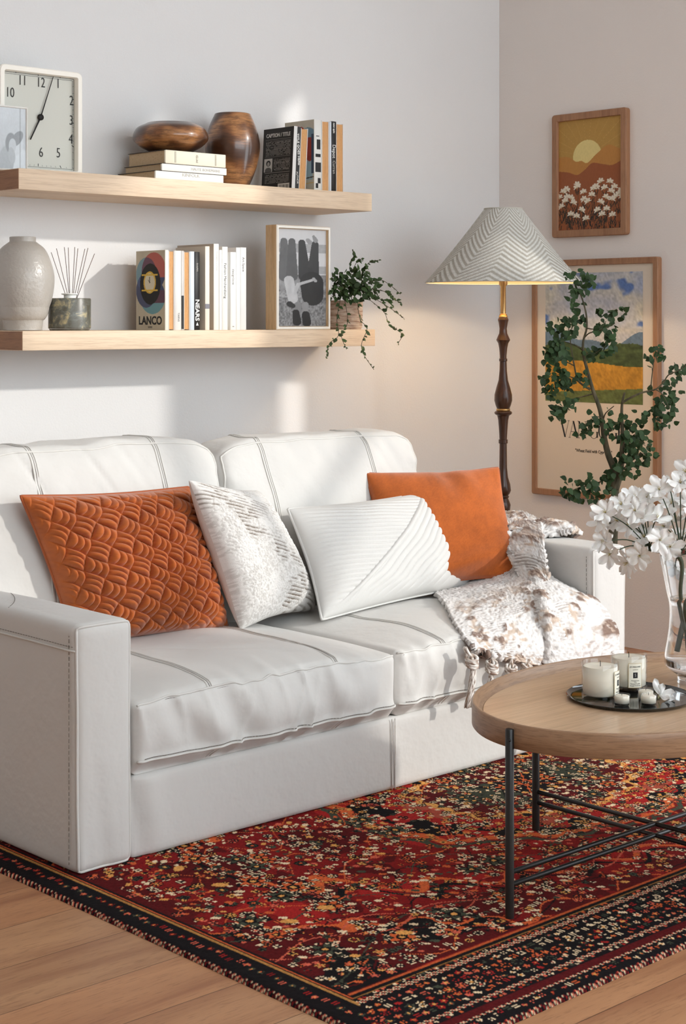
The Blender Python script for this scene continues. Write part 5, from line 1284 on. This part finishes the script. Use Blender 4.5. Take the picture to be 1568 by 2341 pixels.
def tealight(c, label):
    t = thing('tealight', c, label, 'candle', 'small tealights on the tray'); r = .0195
    MB().lathe([(0, 0), (r-.001, 0), (r, .002), (r, .0225), (r-.001, .0235), (r-.0022, .0225), (r-.0022, .003), (0, .0025)], c, 40, cap=False).build('cup', THIN, t)
    w_ = MB().lathe([(0, .0035), (r-.0018, .0035), (r-.0018, .0195), (r-.004, .0205), (0, .0205)], c, 40, cap=False).build('wax', WAX, t)
    MB().tube([(c[0], c[1], c[2]+.020), (c[0]+.0006, c[1], c[2]+.0265)], .0006, 6).build('wick', BLACK, w_)
tealight((3.176, 2.434, cz), 'small tealight in front of the left jar candle'); tealight((3.224, 2.392, cz), 'small tealight nearest the tray front, right of centre'); tealight((3.262, 2.428, cz), 'small tealight partly hidden behind another, near the fallen blossom')

# ================================================================= VASE AND FLOWERS
PET = mat('white petal', (246, 244, 240), .5, vary=.03, vscale=40, sub=.15)
PIST = mat('yellow stamen', (196, 176, 90), .6); GST = mat('flower stem', (46, 62, 36), .5, vary=.2); GST2 = mat('reddish stem', (104, 48, 34), .5, vary=.2)
vc = onz(1592, 1560, TZ); vc = (vc.x, vc.y, TZ)
vs_ = thing('glass_vase', vc, 'clear glass vase half filled with water at the right edge of the table', 'vase')
outp = [(0, 0), (.043, 0), (.0475, .003), (.0475, .012), (.050, .020), (.070, .034), (.0800, .047), (.0785, .075), (.0690, .135), (.0672, .190), (.0760, .235), (.0900, .310), (.0930, .335)]
P = [(p[0], p[2]) for p in crom([(r, 0, z) for r, z in outp], 5)]
inn = [(max(0, r-.0035), z) for r, z in reversed(P) if z > .030]
MB().lathe(P+[(.0915, .3365)]+inn+[(0, .027)], vc, 64, cap=False).build('body', GLASS, vs_)
wp = [(max(0, r-.0039), z) for r, z in P if .031 < z < .212]
MB().lathe([(0, .0278)]+wp+[(wp[-1][0], .2125), (0, .2125)], vc, 64, cap=False).build('water', WATER, vs_)
def petal(mb, p, d, n, L, W_, curl):
    d = Vector(d).normalized(); n = Vector(n); s = d.cross(n).normalized(); n = s.cross(d).normalized(); p = Vector(p)
    nu, nv = 7, 5; vs = []
    for i in range(nu):
        t = i/(nu-1); w_ = W_*.5*(.25+.75*math.sin(PI*min(1, t**1.15*.80+.04))**.8)*(1 if t < .98 else .45)
        for j in range(nv):
            q = j/(nv-1)*2-1; vs.append(p+d*(L*(t-.12*curl*t*t))+s*(w_*q)+n*(curl*L*(t*t*.55)-.16*w_*(1-q*q)+.004*math.sin(q*3+t*4)))
    mb.add(vs, grid_faces(nv, nu), 0)
def blossom(parent, p, face, size, seed, name='blossom'):
    rg = random.Random(seed); f = Vector(face).normalized(); a = f.orthogonal().normalized(); b = f.cross(a); mb = MB(); n = 6; a0 = rg.uniform(0, 6)
    for k in range(n):
        t = a0+2*PI*k/n+rg.uniform(-.15, .15); rad = a*math.cos(t)+b*math.sin(t); open_ = rg.uniform(.25, .75)
        petal(mb, Vector(p)+rad*.002, rad+f*open_, f-rad*open_, size*rg.uniform(.85, 1.1), size*rg.uniform(.56, .72), -rg.uniform(.1, .6))
    o = mb.build(name, PET, parent)
    st = MB()
    for k in range(5):
        t = 2*PI*k/5; r_ = (a*math.cos(t)+b*math.sin(t)); st.tube([Vector(p), Vector(p)+f*size*.35+r_*size*.12], .0005, 4)
    st.build('stamens', PIST, o)
    return o
d0 = math.hypot(vc[0], vc[1])*0+ (vc[0]*FW[0]+vc[1]*FW[1])
UMB = [((1483, 1252), [(1384, 1172), (1372, 1190), (1382, 1238), (1396, 1266), (1436, 1286), (1414, 1192), (1420, 1155), (1452, 1168), (1440, 1200), (1478, 1140), (1500, 1186), (1472, 1228), (1463, 1270), (1508, 1235), (1395, 1150), (1470, 1180), (1450, 1140)], (1568, 1440), 'umbel of white star flowers leaning furthest left in the glass vase'),
       ((1556, 1262), [(1507, 1120), (1535, 1152), (1545, 1190), (1532, 1250), (1541, 1296), (1560, 1225), (1520, 1205), (1590, 1180), (1600, 1230), (1580, 1270), (1555, 1105), (1530, 1108), (1575, 1150)], (1580, 1500), 'umbel of white star flowers rising straight above the glass vase'),
       ((1640, 1240), [(1590, 1090), (1568, 1080), (1620, 1120), (1650, 1150), (1680, 1190), (1700, 1230), (1660, 1220), (1620, 1200), (1690, 1270), (1640, 1090)], (1560, 1490), 'umbel of white star flowers at the right picture edge')]
sc_ = 0
for ui, ((hx_, hy_), bl, (bx_, by_), lab) in enumerate(UMB):
    hd = at(hx_, hy_, d0-.01+.03*ui); t = thing('flower_stem', tuple(at(bx_, by_, d0)), lab, 'flower', 'white flowers in the glass vase')
    low = at(bx_, by_, d0+(.02 if ui else -.02)); mouth = Vector((vc[0], vc[1], TZ+.30))+(hd-Vector((vc[0], vc[1], TZ+.30)))*.35
    path = crom([tuple(low), tuple((low+mouth)/2+Vector((-.004, .004, 0))), tuple(mouth), tuple(hd)], 8)
    MB().tube(path, [.0050+.0035*(i/(len(path)-1))**3 for i in range(len(path))], 10).build('stem', GST, t)
    MB().tube([path[-6], path[-3], path[-1]], [.0055, .0088, .0050], 10).build('spathe', GST2, t)
    for bi, (x, y) in enumerate(bl):
        sc_ += 1; rg = random.Random(sc_); dd = d0+rg.uniform(-.10, .07)+.02*ui; p = at(x, y, dd)
        out = (p-hd).normalized(); view = (Vector((0, 0, EYE))-p).normalized(); face = out*.8+view*rg.uniform(.2, .9)+Vector((rg.uniform(-.2, .2), rg.uniform(-.2, .2), rg.uniform(-.1, .3)))
        o = blossom(t, p, face, rg.uniform(.031, .040), sc_)
        mid = (p+hd)/2+Vector((0, 0, .012)); MB().tube(crom([tuple(hd), tuple(mid), tuple(p)], 5), [.0015]*10+[.0022], 6).build('stalk', GST, o)
fb = thing('fallen_blossom', (3.304, 2.405, cz), 'single white blossom fallen on the right side of the tray', 'flower')
b1_ = at(1508, 1583, 3.99); b1_.z = cz+.014
mb = MB()
for (dx, dy, dz_, L, c_) in ((-.35, .1, .9, .040, .5), (.25, -.1, .9, .026, -.3), (.75, -.35, .25, .034, -.6), (.95, -.5, -.2, .036, -.4), (.55, -.75, -.15, .030, -.3)):
    dv = Vector(RT).to_3d()*dx+Vector(FW).to_3d()*dy+Vector((0, 0, dz_)); petal(mb, b1_, dv, (-.6, -.7, .5), L, .018, c_*.5)
mb.build('petals', PET, fb)
MB().tube([b1_+Vector((-.006, 0, -.010)), b1_], [.001, .002], 6).build('stalk', mat('pale stalk', (190, 186, 140), .6), fb)
